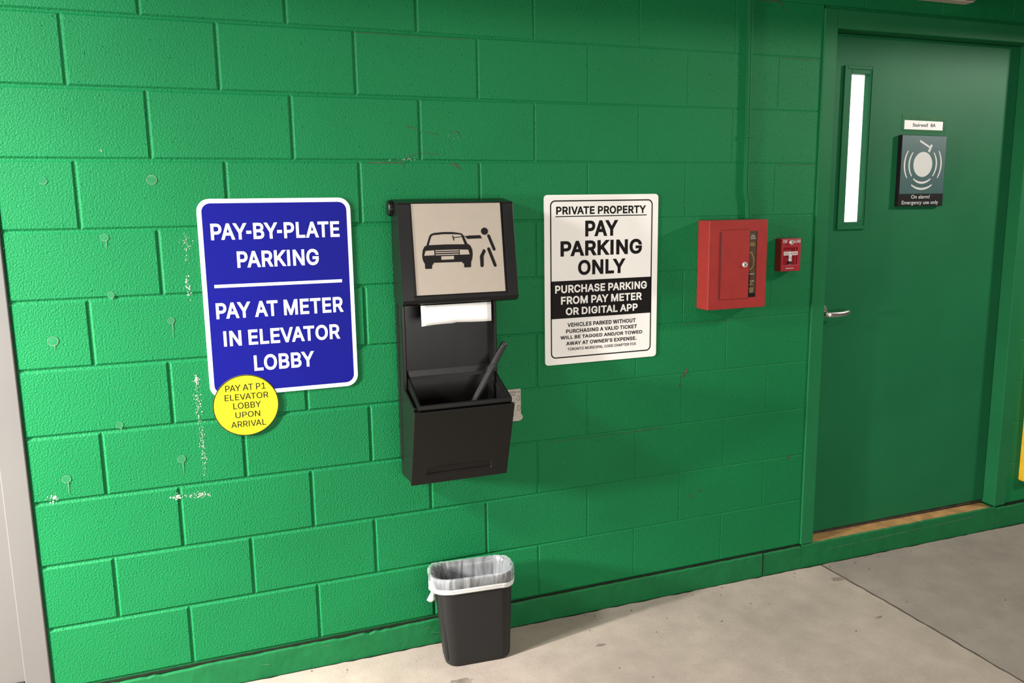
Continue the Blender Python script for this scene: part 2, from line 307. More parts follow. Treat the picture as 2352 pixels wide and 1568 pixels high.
# lettering: outlines kept as polylines, filled as 2-D curves and turned into meshes
GL = {'A':(480,[[16,0,201,509,276,509,463,0,395,0,287,302,264,372,232,478,245,478,213,371,191,302,85,0],[110,142,110,199,370,199,370,142]]),'B':(456,[[60,0,60,509,241,509,266,508,289,504,310,499,329,491,345,481,359,469,371,456,381,442,388,426,394,410,397,392,398,374,397,358,395,344,392,331,387,320,373,301,365,293,347,280,326,270,315,267,315,262,327,261,339,257,351,252,363,245,374,237,385,227,394,216,402,203,409,189,414,173,417,155,418,136,417,117,413,100,408,83,400,67,390,52,377,39,362,28,344,18,324,10,301,4,275,1,247,0],[125,57,245,57,272,58,296,63,315,70,330,80,341,92,349,105,354,120,355,149,352,161,348,173,342,184,335,194,327,203,317,211,306,218,293,224,279,228,264,230,248,231,125,231],[125,285,238,285,252,286,265,288,277,291,299,302,308,309,316,317,323,326,329,337,333,348,335,359,336,372,334,388,330,403,323,417,313,429,299,439,283,446,263,450,240,452,125,452]]),'C':(510,[[267,-7,235,-5,205,1,177,11,150,25,126,42,104,63,86,88,70,115,57,146,48,179,42,215,40,254,42,293,48,329,57,362,70,393,86,421,104,445,126,466,150,484,177,498,205,508,235,514,267,516,286,515,305,513,323,509,340,504,357,498,373,490,388,481,402,471,415,460,427,447,438,433,448,418,456,402,463,385,469,367,473,348,408,348,405,361,401,373,389,395,375,413,348,435,327,445,304,452,292,454,267,456,245,454,223,450,203,443,184,432,166,419,150,403,137,385,125,364,116,340,109,314,105,285,103,254,105,223,109,194,116,168,125,145,137,123,151,105,166,89,184,76,203,66,223,59,245,54,280,53,304,57,327,64,348,74,375,96,389,114,401,136,405,148,408,160,473,160,469,142,457,107,448,91,428,62,416,49,388,28,373,19,357,11,341,5,323,0,305,-4,286,-6]]),'D':(502,[[219,0,96,0,96,57,215,57,244,58,272,63,296,70,318,81,337,94,354,110,368,128,379,149,388,172,394,198,398,226,399,255,398,285,394,312,388,337,379,361,368,381,354,399,338,415,320,428,299,438,275,446,249,450,221,452,93,452,93,509,225,509,261,507,294,501,325,492,353,478,377,461,399,441,418,418,433,391,446,361,455,329,460,293,462,255,460,217,455,181,446,149,433,119,417,92,398,68,376,48,351,31,322,17,291,8,256,2],[125,509,125,0,60,0,60,509]]),'E':(419,[[60,0,60,509,372,509,372,452,125,452,125,286,355,286,355,229,125,229,125,57,375,57,375,0]]),'F':(410,[[60,0,60,509,369,509,369,452,125,452,125,278,346,278,346,221,125,221,125,0]]),'G':(520,[[269,-7,236,-5,205,1,176,11,149,25,125,43,104,64,85,88,69,116,57,146,47,179,42,215,40,254,42,293,47,329,57,362,69,393,85,421,103,445,125,466,149,484,175,498,203,508,233,514,265,516,285,515,304,513,322,509,340,504,358,497,374,489,389,480,416,458,429,445,458,401,465,384,470,367,474,349,408,349,404,361,380,403,365,420,347,434,326,444,304,452,265,456,243,454,222,450,202,443,183,432,166,419,150,404,137,385,125,364,116,340,109,314,105,285,103,254,105,223,109,194,116,168,125,145,137,124,151,105,166,90,184,76,203,66,224,59,246,54,269,53,290,54,309,57,328,63,345,71,360,81,374,93,386,107,396,123,404,141,410,160,414,180,415,202,434,199,283,199,283,256,478,256,478,200,476,170,471,141,463,115,451,91,436,69,419,50,399,33,377,19,352,8,326,0,298,-5]]),'H':(517,[[60,0,60,509,125,509,125,289,392,289,392,509,457,509,457,0,392,0,392,232,125,232,125,0]]),'I':(300,[[31,0,31,57,118,57,118,452,31,452,31,509,269,509,269,452,183,452,183,57,269,57,269,0]]),'K':(467,[[104,145,104,216,139,261,174,303,364,509,448,509,231,276,228,276],[60,0,60,509,125,509,125,334,124,225,125,193,125,0],[372,0,188,259,228,309,449,0]]),'L':(393,[[60,0,60,509,125,509,125,57,361,57,361,0]]),'M':(628,[[60,0,60,509,152,509,277,187,299,123,322,49,307,49,352,187,476,509,568,509,568,0,504,0,504,327,507,457,513,457,498,409,456,291,342,0,286,0,170,291,112,457,119,457,122,328,122,0]]),'N':(523,[[60,0,60,509,136,509,363,151,388,107,414,55,405,54,401,108,399,157,399,509,463,509,463,0,387,0,202,290,177,331,108,452,119,454,125,291,125,0]]),'O':(533,[[267,-7,235,-5,205,1,177,11,150,25,126,42,105,63,86,88,70,115,57,146,48,179,42,215,40,254,42,293,48,329,57,362,70,393,86,421,105,445,126,466,150,484,177,498,205,508,235,514,267,516,299,514,329,508,357,498,384,484,408,466,429,445,448,421,464,393,477,362,486,329,491,293,493,254,491,215,486,179,477,146,464,115,448,88,429,63,408,42,384,25,357,11,329,1,299,-5],[267,53,289,54,310,59,330,66,349,76,367,89,383,105,396,123,408,144,418,168,425,194,429,223,430,254,429,286,425,314,418,341,408,365,396,386,383,404,367,420,349,433,330,443,310,450,289,454,267,456,245,454,223,450,203,443,184,433,167,420,151,404,137,385,125,364,116,340,109,314,105,285,103,254,105,223,109,194,116,168,125,144,137,123,151,105,167,89,184,76,203,66,223,59,245,54]]),'P':(445,[[60,0,60,509,235,509,263,507,289,503,312,497,332,487,350,476,366,462,379,447,390,430,398,411,404,391,407,370,409,348,407,325,404,304,398,284,390,265,379,248,366,233,350,219,332,207,312,198,289,191,263,187,235,186,109,186,109,242,233,242,252,243,269,246,284,250,297,256,318,272,327,282,333,294,338,306,342,319,344,333,344,362,342,376,338,389,333,402,326,413,318,423,297,439,284,444,268,449,251,451,232,452,125,452,125,0]]),'R':(449,[[60,0,60,509,236,509,264,507,290,504,313,497,333,489,351,478,367,465,380,450,390,433,399,415,405,395,408,374,409,352,408,330,405,309,399,290,390,271,380,255,367,240,351,228,333,217,312,209,289,203,264,199,236,198,96,198,96,255,234,255,252,256,269,258,284,262,298,267,309,273,319,281,327,290,334,300,339,312,342,324,344,338,345,352,344,367,342,380,339,393,334,405,319,425,309,433,298,440,284,445,269,449,252,451,233,452,125,452,125,0],[353,0,230,229,303,229,428,0]]),'S':(447,[[224,-9,197,-8,172,-4,149,1,128,9,108,19,91,31,76,45,64,60,54,77,46,96,41,115,38,137,104,137,110,110,116,98,123,88,132,79,142,71,154,64,166,59,180,55,194,52,209,50,224,49,241,50,257,52,272,55,286,60,299,66,311,74,321,82,336,102,341,114,345,126,346,139,345,151,342,161,338,171,332,179,325,186,307,199,296,205,245,222,184,239,154,249,128,260,105,274,86,289,71,307,60,326,54,348,52,372,53,393,58,413,65,431,75,448,87,463,102,476,119,488,138,498,158,506,180,511,203,514,227,516,252,514,275,511,296,505,316,498,334,488,351,476,365,463,377,449,387,433,394,415,399,397,401,378,337,378,334,396,326,412,316,426,302,437,286,447,267,453,247,457,225,459,209,458,194,456,167,448,145,435,136,427,123,409,118,398,116,387,115,376,116,363,119,352,124,342,139,326,148,319,158,313,169,308,212,293,264,279,312,264,336,252,359,238,379,220,395,198,401,185,405,171,407,155,408,139,407,118,403,99,396,81,386,64,374,48,360,34,343,21,323,11,302,2,278,-4,252,-8]]),'T':(449,[[32,452,32,509,417,509,417,452,257,452,257,0,193,0,193,452]]),'U':(517,[[259,-8,230,-7,203,-2,177,5,154,15,133,28,114,43,98,60,85,80,74,101,66,124,62,148,60,173,60,509,124,509,124,178,125,160,128,144,133,128,141,113,150,99,160,87,173,77,187,68,203,61,220,56,239,53,259,52,279,53,298,56,315,61,331,68,345,77,357,87,368,99,377,113,384,128,389,144,392,160,393,178,393,509,457,509,457,173,456,148,451,124,443,101,433,80,419,60,403,43,384,28,363,15,340,5,315,-2,288,-7]]),'V':(480,[[204,0,16,509,84,509,192,206,215,137,248,31,235,31,267,138,395,509,463,509,278,0]]),'W':(686,[[155,0,16,509,82,509,163,196,187,94,197,40,189,40,211,145,306,509,380,509,462,196,486,94,497,40,488,40,510,145,603,509,670,509,530,0,455,0,368,323,351,391,336,475,350,475,335,395,318,323,230,0]]),'X':(474,[[18,0,217,284,217,236,29,509,104,509,204,361,223,329,243,292,232,292,252,329,272,361,298,400,374,509,446,509,259,239,259,287,456,0,382,0,292,129,268,165,250,195,230,231,244,231,225,196,182,129,91,0]]),'Y':(472,[[203,0,203,208,16,509,91,509,192,344,222,292,250,230,224,230,251,293,280,344,381,509,455,509,268,208,268,0]]),'-':(453,[[337,244,337,188,114,188,114,244]]),'1':(453,[[76,0,76,55,391,55,391,0],[276,509,276,0,212,0,212,448,209,448,86,358,86,427,198,509]]),'5':(453,[[221,-7,199,-6,178,-2,159,3,140,11,123,21,108,32,94,45,83,60,73,76,66,93,62,111,60,130,122,130,124,119,127,108,132,98,145,80,163,66,173,60,196,52,208,50,221,50,236,51,250,53,264,58,276,64,288,72,307,92,314,104,320,117,324,131,327,146,328,162,327,178,324,193,320,208,314,221,306,233,297,244,286,254,275,262,262,269,248,273,233,276,218,277,192,275,156,264,145,258,128,246,67,253,96,509,366,509,366,452,151,452,134,301,136,301,155,315,178,325,190,329,216,333,229,334,247,333,263,330,279,326,294,321,308,314,321,306,334,296,345,285,355,273,364,260,372,246,379,231,384,215,388,199,390,181,391,163,390,139,385,117,379,95,369,76,357,57,343,41,327,27,309,15,289,6,268,-1,245,-5]]),'8':(453,[[226,-7,201,-6,178,-2,156,3,136,11,117,21,101,33,86,47,74,62,64,78,57,96,53,115,52,135,53,151,55,166,59,181,65,195,72,208,90,231,101,241,125,256,139,261,153,265,153,267,135,273,119,282,105,293,93,308,83,324,76,342,72,360,70,380,72,399,75,417,82,434,90,450,101,464,114,477,129,488,146,498,164,506,184,511,204,514,226,516,248,514,269,511,288,506,306,498,323,488,337,477,350,464,361,450,370,434,377,417,380,399,382,380,380,361,376,342,369,324,359,308,347,293,333,282,318,273,300,267,300,265,314,261,327,256,351,241,362,231,372,220,380,208,387,195,393,181,397,166,400,151,401,135,399,115,395,96,388,78,378,62,366,47,352,33,335,21,317,11,296,3,275,-2,251,-6],[226,49,243,50,258,52,272,55,285,60,296,66,307,74,323,91,329,102,333,113,336,126,337,139,336,152,333,165,329,177,322,189,314,199,305,208,295,216,283,223,270,228,256,232,242,234,226,235,211,234,196,232,182,228,169,223,157,216,147,208,138,199,130,189,123,177,119,165,116,152,115,139,116,126,119,113,123,102,129,91,136,82,145,74,156,66,167,60,180,55,195,52,210,50],[239,290,252,292,274,300,284,306,293,313,307,330,316,351,318,363,319,376,318,388,316,399,313,410,308,420,294,437,285,444,264,454,252,457,240,459,226,460,213,459,200,457,188,454,167,444,151,429,139,410,136,399,134,388,133,376,134,363,136,351,139,341,145,330,151,321,159,313,168,306,178,300,201,292,213,290]]),'9':(453,[[226,516,249,514,271,510,291,503,310,494,328,482,343,468,356,452,368,434,377,414,384,393,388,371,389,347,388,328,385,309,380,290,373,270,363,248,350,224,334,197,315,168,200,0,130,0,301,248,307,248,287,221,257,202,238,196,228,195,195,196,175,199,155,206,137,214,121,225,106,237,94,252,83,269,74,287,68,307,65,329,64,352,65,375,69,397,75,417,85,436,96,454,110,469,125,483,143,494,162,504,182,510,203,514],[226,460,212,459,199,457,186,452,174,446,163,438,145,419,138,407,133,395,129,381,126,367,125,352,126,336,129,322,133,308,138,295,145,284,163,265,174,257,186,251,199,247,212,244,226,243,240,244,254,247,267,251,279,257,299,273,314,295,320,308,324,321,327,335,327,366,324,381,320,394,314,407,307,419,299,429,290,438,279,446,267,452,254,457,241,459]]),'/':(249,[[235,533,71,-76,14,-76,178,533]]),'.':(188,[[86,-4,78,-1,70,3,63,9,57,16,53,24,50,32,50,50,53,59,57,66,63,73,70,79,78,83,86,86,95,87,104,86,113,83,121,79,128,73,134,66,138,59,140,50,141,41,140,32,138,24,134,16,128,9,121,3,113,-1,104,-4]]),"'":(206,[[78,318,70,509,136,509,128,318]])}
GL['I'] = (212, [[70, 0, 70, 509, 136, 509, 136, 0]])
GL['-'] = (222, [[182, 247, 182, 185, 40, 185, 40, 247]])
KERN = {'PA': -45, 'AY': -55, 'AT': -50, 'TA': -45, 'LA': 10, 'VA': -50, 'AV': -50, 'LO': -15, 'BY': -15, 'Y-': -40, '-P': 0, 'LY': -50, 'RY': -20, 'EV': -10, 'LL': 0}
def curve_mesh(cu):
    o = bpy.data.objects.new('tmp', cu); COL.objects.link(o)
    bpy.context.view_layer.update()
    me = bpy.data.meshes.new_from_object(o.evaluated_get(bpy.context.evaluated_depsgraph_get()))
    bpy.data.objects.remove(o); bpy.data.curves.remove(cu)
    return me
GC = {}
def glyph(ch, bold):
    """flat triangles of one bold letter: winding fill of its outlines united with a mitred stroke along them"""
    if (ch, bold) in GC: return GC[ch, bold]
    loops = [[Vector((p[i] / 1000, p[i + 1] / 1000)) for i in range(0, len(p), 2)] for p in GL[ch][1]]
    vs, es, rects = [], [], []
    for lp in loops:
        n0, n = len(vs), len(lp); vs += lp; es += [(n0 + i, n0 + (i + 1) % n) for i in range(n)]
        dirs = [(lp[(i + 1) % n] - lp[i]).normalized() for i in range(n)]
        off = []                                    # mitred outward offset of every corner (the letter lies to the right of its outline)
        for i in range(n):
            n1 = Vector((-dirs[i - 1].y, dirs[i - 1].x)); n2 = Vector((-dirs[i].y, dirs[i].x)); k = 1 + n1.dot(n2)
            off.append(lp[i] + (n1 + n2) * (bold / max(k, .18)))
        for i in range(n):
            q = [lp[i], lp[(i + 1) % n], off[(i + 1) % n], off[i]]
            rects.append(q); n1 = len(vs); vs += q; es += [(n1, n1 + 1), (n1 + 1, n1 + 2), (n1 + 2, n1 + 3), (n1 + 3, n1)]
    ov, oe, of = mathutils.geometry.delaunay_2d_cdt(vs, es, [], 0, 1e-5)[:3]
    keep = []
    for f in of:
        c = (ov[f[0]] + ov[f[1]] + ov[f[2]]) / 3; inside = False
        for q in rects:
            sg = [(q[k] - q[k - 1]).cross(c - q[k - 1]) for k in range(4)]
            if all(v >= 0 for v in sg) or all(v <= 0 for v in sg): inside = True; break
        if not inside:
            wn = 0
            for lp in loops:
                for k in range(len(lp)):
                    p, q = lp[k - 1], lp[k]
                    if (p.y <= c.y) != (q.y <= c.y) and p.x + (c.y - p.y) / (q.y - p.y) * (q.x - p.x) > c.x: wn += 1 if q.y > p.y else -1
            inside = wn != 0
        if inside: keep.append(tuple(f))
    GC[ch, bold] = ([(v.x, v.y) for v in ov], keep)
    return GC[ch, bold]
def text_raw(s, font, bold):
    if font == 'grotesque':
        vs, fs, x = [], [], 0
        for i, ch in enumerate(s):
            if ch == ' ': x += .15 + bold; continue
            gv, gf = glyph(ch, bold); n = len(vs)
            vs += [(v[0] + x, v[1], 0) for v in gv]; fs += [tuple(n + k for k in f) for f in gf]
            x += (GL[ch][0] + KERN.get(s[i:i + 2], 0)) / 1000 + bold * .9
        used = sorted({k for f in fs for k in f}); mp = {k: i for i, k in enumerate(used)}
        me = bpy.data.meshes.new('tmp'); me.from_pydata([vs[k] for k in used], [], [tuple(mp[k] for k in f) for f in fs])
        return me
    cu = bpy.data.curves.new('tmp', 'FONT'); cu.body = s; cu.size = 1; cu.resolution_u = 4; cu.offset = bold; cu.space_character = 1 + bold * 2
    return curve_mesh(cu)
def text_into(mb, s, x0, x1, z0, z1, y, font='plain', bold=0.0, mi=0, desc=False, xf=None):
    """fill the box x0..x1, z0..z1 (baseline to cap height) with the words s, printed at depth y"""
    me = text_raw(s, font, bold)
    vs = [v.co.copy() for v in me.vertices]
    ax = min(v.x for v in vs); bx = max(v.x for v in vs)
    if desc:
        ref = text_raw('E', font, bold); az = min(v.co.y for v in ref.vertices); bz = max(v.co.y for v in ref.vertices); bpy.data.meshes.remove(ref)
    else:
        az = min(v.y for v in vs); bz = max(v.y for v in vs)
    out = []
    for v in vs:
        x = x0 + (v.x - ax) / (bx - ax) * (x1 - x0); z = z0 + (v.y - az) / (bz - az) * (z1 - z0)
        if xf: x, z = xf(x, z)
        out.append((x, y, z))
    mb.add(out, [tuple(p.vertices) for p in me.polygons], mi)
    bpy.data.meshes.remove(me)

# ------------------------------------------------------------------ the setting
FZ = lambda x: -0.100 - 0.0058 * (x - 0.5)         # the floor falls gently to the right
def sstep(a, b, x):
    t = max(0, min(1, (x - a) / (b - a))); return t * t * (3 - 2 * t)
fl = MB()
xs = [-5.5, 0.5, 2.715, 6.5]
FX = lambda x, y: x if x != 2.715 else 2.712 - .0545 * y   # the slab joint runs slightly askew
fl.add([(FX(x, y), y, FZ(x)) for x in xs for y in (-6.0, 0.25)], [(0, 1, 3, 2), (2, 3, 5, 4)]); fl.add([(FX(x, y), y, FZ(x)) for x in xs[2:] for y in (-6.0, 0.25)], [(0, 1, 3, 2)], 1)
fl.add([(x, y, -0.35) for x in (-5.5, 6.5) for y in (-6.0, 0.25)], [(0, 2, 3, 1)])
floor = obj('floor', fl, [M['floor'], M['floor2']], kind='structure')
# control joint in the slab and a few stains
cr = MB(); pts = []; rnd = random.Random(3)
for k in range(61):
    t = k / 60; y = -0.012 - t * 1.9
    pts.append((2.712 + .0545 * (-y) + .004 * math.sin(9 * t) + rnd.uniform(-.0022, .0022), y))
L, Rr = strip(pts, [rnd.uniform(.004, .0075) for _ in pts]); n = len(L)
cr.add([(p[0], p[1], FZ(p[0]) + .0012) for p in L + Rr], [(i, i + 1, n + i + 1, n + i) for i in range(n - 1)])
obj('slab_joint', cr, M['mark'], floor)
st = MB()
for (cx, cy, rx, ry) in ((2.70, -.135, .045, .018), (1.02, -.25, .05, .02), (2.62, -.42, .02, .007), (1.55, -.22, .02, .008)):
    q = []
    for k in range(18):
        a = 2 * math.pi * k / 18; rr = rnd.uniform(.6, 1.1)
        q.append((cx + rx * rr * math.cos(a), cy + ry * rr * math.sin(a)))
    st.add([(p[0], p[1], FZ(p[0]) + .0008) for p in q], [tuple(range(18))])
obj('floor_stain', st, M['stain'], floor)
gr = MB()
for k in range(46):
    x = rnd.uniform(.55, 3.4); y = -rnd.uniform(.02, .55) if k % 3 else -rnd.uniform(.015, .06); r = rnd.uniform(.0012, .003); z = FZ(x)
    gr.add([(x - r, y - r, z), (x + r, y - r * .6, z), (x + r * .7, y + r, z), (x - r * .8, y + r * .8, z), (x, y, z + r * 1.2)], [(0, 1, 4), (1, 2, 4), (2, 3, 4), (3, 0, 4)])
obj('grit', gr, M['mark'], floor, kind='stuff')

# green block wall: every block face dished into tooled joints
JW = lambda x, z: .0080 - .0048 * sstep(.85, 1.9, x)
JD = lambda x, z: .0050 - .0034 * sstep(.85, 1.9, x)
wb = MB()
def block(x0, x1, z0, z1, e=(1, 1, 1, 1)):
    rings = []
    for k in range(6):
        t = k / 5
        ring = []
        for (x, z, sx, sz, ex, ez) in ((x0, z0, 1, 1, e[0], e[2]), (x1, z0, -1, 1, e[1], e[2]), (x1, z1, -1, -1, e[1], e[3]), (x0, z1, 1, -1, e[0], e[3])):
            g = JW(x, z) * (1 - t); d = JD(x, z) * math.sin(t * math.pi / 2) ** 1.15
            ring.append((x + sx * g * ex, d, z + sz * g * ez))
        rings.append(ring)
    wb.loft(rings, True, True, False)
XL, XR = -0.198, 5.4
DX0, DX1, DZ = 2.602, 3.803, 2.187                  # outside of the door frame
rows = [(-0.0, .2)] + [(.2 * k, .2 * (k + 1)) for k in range(1, 15)]
for k, (z0, z1) in enumerate(rows):
    j = 9 - k                                       # row between joints j and j+1
    odd = (j % 2 == 1) or (j % 2 == -1)
    u = [i for i in range(-3, 30) if (i % 2 == 1) == odd]
    vx = [.2 * i for i in u]
    spans = [(XL, XR)] if z0 > 2.15 else [(XL, DX0), (DX1, XR)]
    for a, b in spans:
        cuts = [a] + [x for x in vx if a + .03 < x < b - .03] + [b]
        zz0 = max(z0, 2.187) if 2.15 < z0 < 2.25 else z0
        for c0, c1 in zip(cuts, cuts[1:]):
            block(c0, c1, zz0, z1)
for (a, b, c, d) in ((XL, DX0 + .01, -.4, 3.0), (DX1 - .01, XR, -.4, 3.0), (DX0, DX1, 2.16, 3.0), (DX0, DX1, -.4, -.012)):
    wb.box(a, b, .0095, .20, c, d)
wall = obj('wall_back', wb, M['block'], kind='structure')

def blob(cx, cz, r, n, rnd, j=.25, rz=None):
    return [(cx + r * rnd.uniform(1 - j, 1 + j) * math.cos(2 * math.pi * k / n), cz + (rz or r) * rnd.uniform(1 - j, 1 + j) * math.sin(2 * math.pi * k / n)) for k in range(n)]
rg = random.Random(11)
for (x, z, r, drip, pale) in ((-.082, 1.542, .011, 0, 0), (.196, 1.542, .013, 0, .7), (.059, 1.378, .010, .024, .4), (.061, 1.210, .009, .008, 1), (-.099, 1.084, .013, .014, .5),
                       (.217, 1.124, .009, .045, .5), (.052, .816, .009, .010, 1), (.214, .689, .011, .038, .6), (-.102, .667, .011, .030, .6)):
    g = MB()
    g.plate(blob(x, z, r, 22, rg, .04), -.0012, 0)
    o = blob(x, z, r * 1.10, 22, rg, .03); i = blob(x, z, r * .94, 22, rg, .03)
    h = 22 if pale > .3 else 9
    g.add([(p[0], -.0015, p[1]) for p in o + i], [(k, (k + 1) % 22, 22 + (k + 1) % 22, 22 + k) for k in range(22 - h, 22)], 1)
    if drip:
        pt = [(x + .003, z - r * .8), (x + .003, z - r - drip * .5), (x + .002, z - r - drip)]
        ribbon(g, pt, [.0035, .0018, .0011], -.0016, 1)
    obj('glue_spot', g, [M['glue'], M['glue_edge']], wall)
ch = MB()
def chips(x, z, wx, wz, n, s=.0022):
    for _ in range(int(n * 2.0)):
        cx = x + rg.gauss(0, wx); cz = z + rg.gauss(0, wz); r = s * rg.uniform(.25, .8)
        ch.flat(blob(cx, cz, r, 6, rg, .55), -.0005 - rg.random() * .0006)
for a in ((.275, 1.34, .006, .03, 26), (.272, 1.225, .005, .016, 20, .003), (.275, .935, .004, .010, 14, .004), (.272, .86, .006, .035, 34, .003), (.276, .765, .004, .03, 20),
          (.278, .70, .004, .04, 38), (.195, .566, .010, .005, 16, .004), (.255, .565, .022, .005, 34, .0028), (-.143, .612, .008, .007, 14, .0035), (.07, 1.625, .003, .002, 3, .003),
          (.94, 1.605, .03, .002, 10), (.2, 1.05, .35, .3, 22, .0013), (1.11, 1.65, .02, .03, 12, .0015), (1.9, .6, .3, .4, 8, .0014)): chips(*a)
obj('paint_chips', ch, M['chip'], wall, kind='stuff')
sm = MB()
for (pts, wd) in (([(.958, 1.710), (.975, 1.707), (.993, 1.698)], [.004, .003, .002]), ([(1.010, 1.692), (1.035, 1.692), (1.056, 1.690), (1.062, 1.684)], .0018),
                  ([(1.012, 1.629), (1.035, 1.622), (1.055, 1.624)], .002), ([(.945, 1.577), (.940, 1.600), (.956, 1.612), (.985, 1.622), (1.008, 1.626)], [.002, .004, .003, .002, .001]),
                  ([(1.098, 1.592), (1.122, 1.588), (1.136, 1.572)], [.005, .009, .003]), ([(1.10, 1.697), (1.128, 1.697), (1.136, 1.68)], [.002, .003, .002]),
                  ([(2.024, .818), (2.014, .80), (2.004, .782)], [.012, .016, .008]), ([(1.996, .76), (1.990, .745)], [.010, .004]),
                  ([(2.100, .316), (2.090, .308)], [.010, .006]), ([(2.056, .304), (2.052, .290)], [.010, .006]), ([(2.526, .41), (2.523, .385)], [.006, .008]),
                  ([(.80, 1.9915), (.95, 1.9905), (1.17, 1.9895)], .0018), ([(.83, 1.595), (.935, 1.595)], .004),
                  ([(1.45, .592), (1.80, .592)], .0014), ([(1.80, .593), (1.92, .593)], .003), ([(2.41, 1.595), (2.58, 1.594)], .002), ([(2.40, 1.9925), (2.585, 1.9920)], .002),
                  ([(2.12, 2.196), (2.36, 2.197), (2.40, 2.193), (2.415, 2.165)], [.003, .006, .006, .003]), ([(2.0, .995), (2.22, .995)], .0014)):
    ribbon(sm, pts, wd, -.0007)
obj('scuff_marks', sm, M['rust'], wall)

# concrete curb below the blocks: ragged painted top edge, front line a little uneven
cb = MB(); rc = random.Random(5)
def curb(x0, x1, zt, dy, back=.03):
    N = max(2, int((x1 - x0) / .02)); A, B2, C2, D2 = [], [], [], []
    for k in range(N + 1):
        x = x0 + (x1 - x0) * k / N; t = zt - rc.uniform(0, .0025) - (.006 * max(0, math.sin(x * 9 + 1)) * rc.random() if x < 1.0 or 2.4 < x < 2.6 or x > 3.75 else 0)
        A.append((x, dy, FZ(x) - .02)); B2.append((x, dy, t - .006)); C2.append((x, dy + .004, t)); D2.append((x, back, t - .001))
    cb.loft([A, B2, C2, D2], False)
curb(XL, 2.408, -.0085, -.0055); curb(2.412, 2.606, -.010, -.0045); curb(2.606, 3.745, -.004, -.0050, .0005); curb(3.745, XR, -.014, -.0045)
cb.box(XL, 2.606, .0045, .02, -.02, .006); cb.box(3.80, XR, .0045, .02, -.02, .006)
curb_o = obj('baseboard_back', cb, [M['curb']], kind='structure')
jd = MB()
jd.box(XL, 2.600, -.0005, .008, -.010, -.003); jd.box(3.806, XR, -.0005, .008, -.0145, -.004)
ribbon(jd, [(2.410, -.10), (2.410, -.05), (2.411, -.012)], .004, -.0062)
L, Rr = strip([(XL + .03 * k, 0) for k in range(187)], [.006 + rc.uniform(0, .012) for k in range(187)])
jd.add([(p[0], -.0045 - abs(p[1]) , FZ(p[0]) + .001) for p in L] + [(p[0], -.004, FZ(p[0]) + .001) for p in L], [(i, i + 1, 187 + i + 1, 187 + i) for i in range(186)])
obj('joint_gap', jd, M['gap'], curb_o)
ck = MB()
pts = [(2.75 + .85 * k / 40, -.047 + .012 * k / 40 + rc.uniform(-.0015, .0015)) for k in range(41)]
ribbon(ck, pts, [rc.uniform(.0008, .0028) for _ in pts], -.0062)
for x, z in ((.60, -.03), (.95, -.04), (.985, -.06), (.99, -.075), (.4, -.05)):
    pts = [(x + .012 * k, z + rc.uniform(-.006, .006)) for k in range(4)]; ribbon(ck, pts, [.0004, .0014, .0016, .0004], -.0066)
obj('paint_crack', ck, M['glue_edge'], curb_o)

# left end: steel jamb strip, plain cream wall beyond it with a dark rubber base
wl = MB(); wl.box(-2.6, -.268, .004, .20, -.4, 3.0)
obj('wall_left', wl, M['cream'], kind='structure')
tr = MB(); tr.box(-.2675, -.1995, -.006, .05, -.16, 3.0)
obj('trim_1', tr, M['cream'], kind='structure', bevel=.003, seg=3)
bl = MB(); bl.box(-2.6, -.270, -.003, .01, -.15, .049)
obj('baseboard_left', bl, M['dark'], kind='structure', bevel=.002)

# ceiling slab and an unseen downstand beam, added to shade the head of the wall
ce = MB(); ce.box(-5.5, 6.5, -6.0, .2, 2.9, 3.02)
obj('ceiling', ce, M['ceiling'], kind='structure')
be = MB(); be.box(-.3, 5.4, -.75, -.20, 2.29, 2.9)
obj('shade_beam', be, M['ceiling'], kind='structure', bevel=.01)

# ------------------------------------------------------------------ door with its frame
DY = .055
door = thing('door_1', 'green steel stairwell door with narrow lit window and lever handle', None, (3.2, .055, -.003), kind='structure')
fr = MB()
FX0, FX1, GX0, GX1, HZ = 2.602, 3.803, 2.666, 3.735, 2.115
for a, b in ((FX0, GX0), (GX1, FX1)): fr.box(a, b, -.007, .16, -.003, 2.187)
fr.box(GX0, GX1, -.007, .16, HZ, 2.187)
fr.box(GX0, GX0 + .016, .102, .16, -.003, HZ); fr.box(GX1 - .016, GX1, .102, .16, -.003, HZ); fr.box(GX0, GX1, .102, .16, HZ - .016, HZ)
obj('door_frame', fr, M['frame_green'], door, bevel=.003)
lf = MB()
LX0, LX1, LZ0, LZ1 = GX0 + .003, GX1 - .004, .012, HZ - .003
WX0, WX1, WZ0, WZ1 = 2.790, 2.893, 1.356, 1.968    # cut-out for the window
lf.box(LX0, WX0, DY, .10, LZ0, LZ1); lf.box(WX1, LX1, DY, .10, LZ0, LZ1)
lf.box(WX0, WX1, DY, .10, LZ0, WZ0); lf.box(WX0, WX1, DY, .10, WZ1, LZ1)
obj('door_leaf', lf, M['door_green'], door)
wf = MB()
def bar_frame(mb, o, i, y0, y1):
    (a, b, c, d), (e, f, g, h) = o, i
    mb.box(a, e, y0, y1, c, d); mb.box(f, b, y0, y1, c, d); mb.box(e, f, y0, y1, c, g); mb.box(e, f, y0, y1, h, d)
bar_frame(wf, (2.7595, 2.9105, 1.3325, 1.9905), (2.773, 2.900, 1.346, 1.977), DY - .009, DY + .002)
bar_frame(wf, (2.772, 2.901, 1.345, 1.978), (2.7975, 2.8915, 1.363, 1.9605), DY - .006, DY + .024)
wfo = obj('window_frame', wf, M['door_green'], door, bevel=.0018)
pn = MB(); pn.box(2.785, 2.90, DY + .025, DY + .031, 1.352, 1.972)
obj('window_pane', pn, M['pane'], wfo)
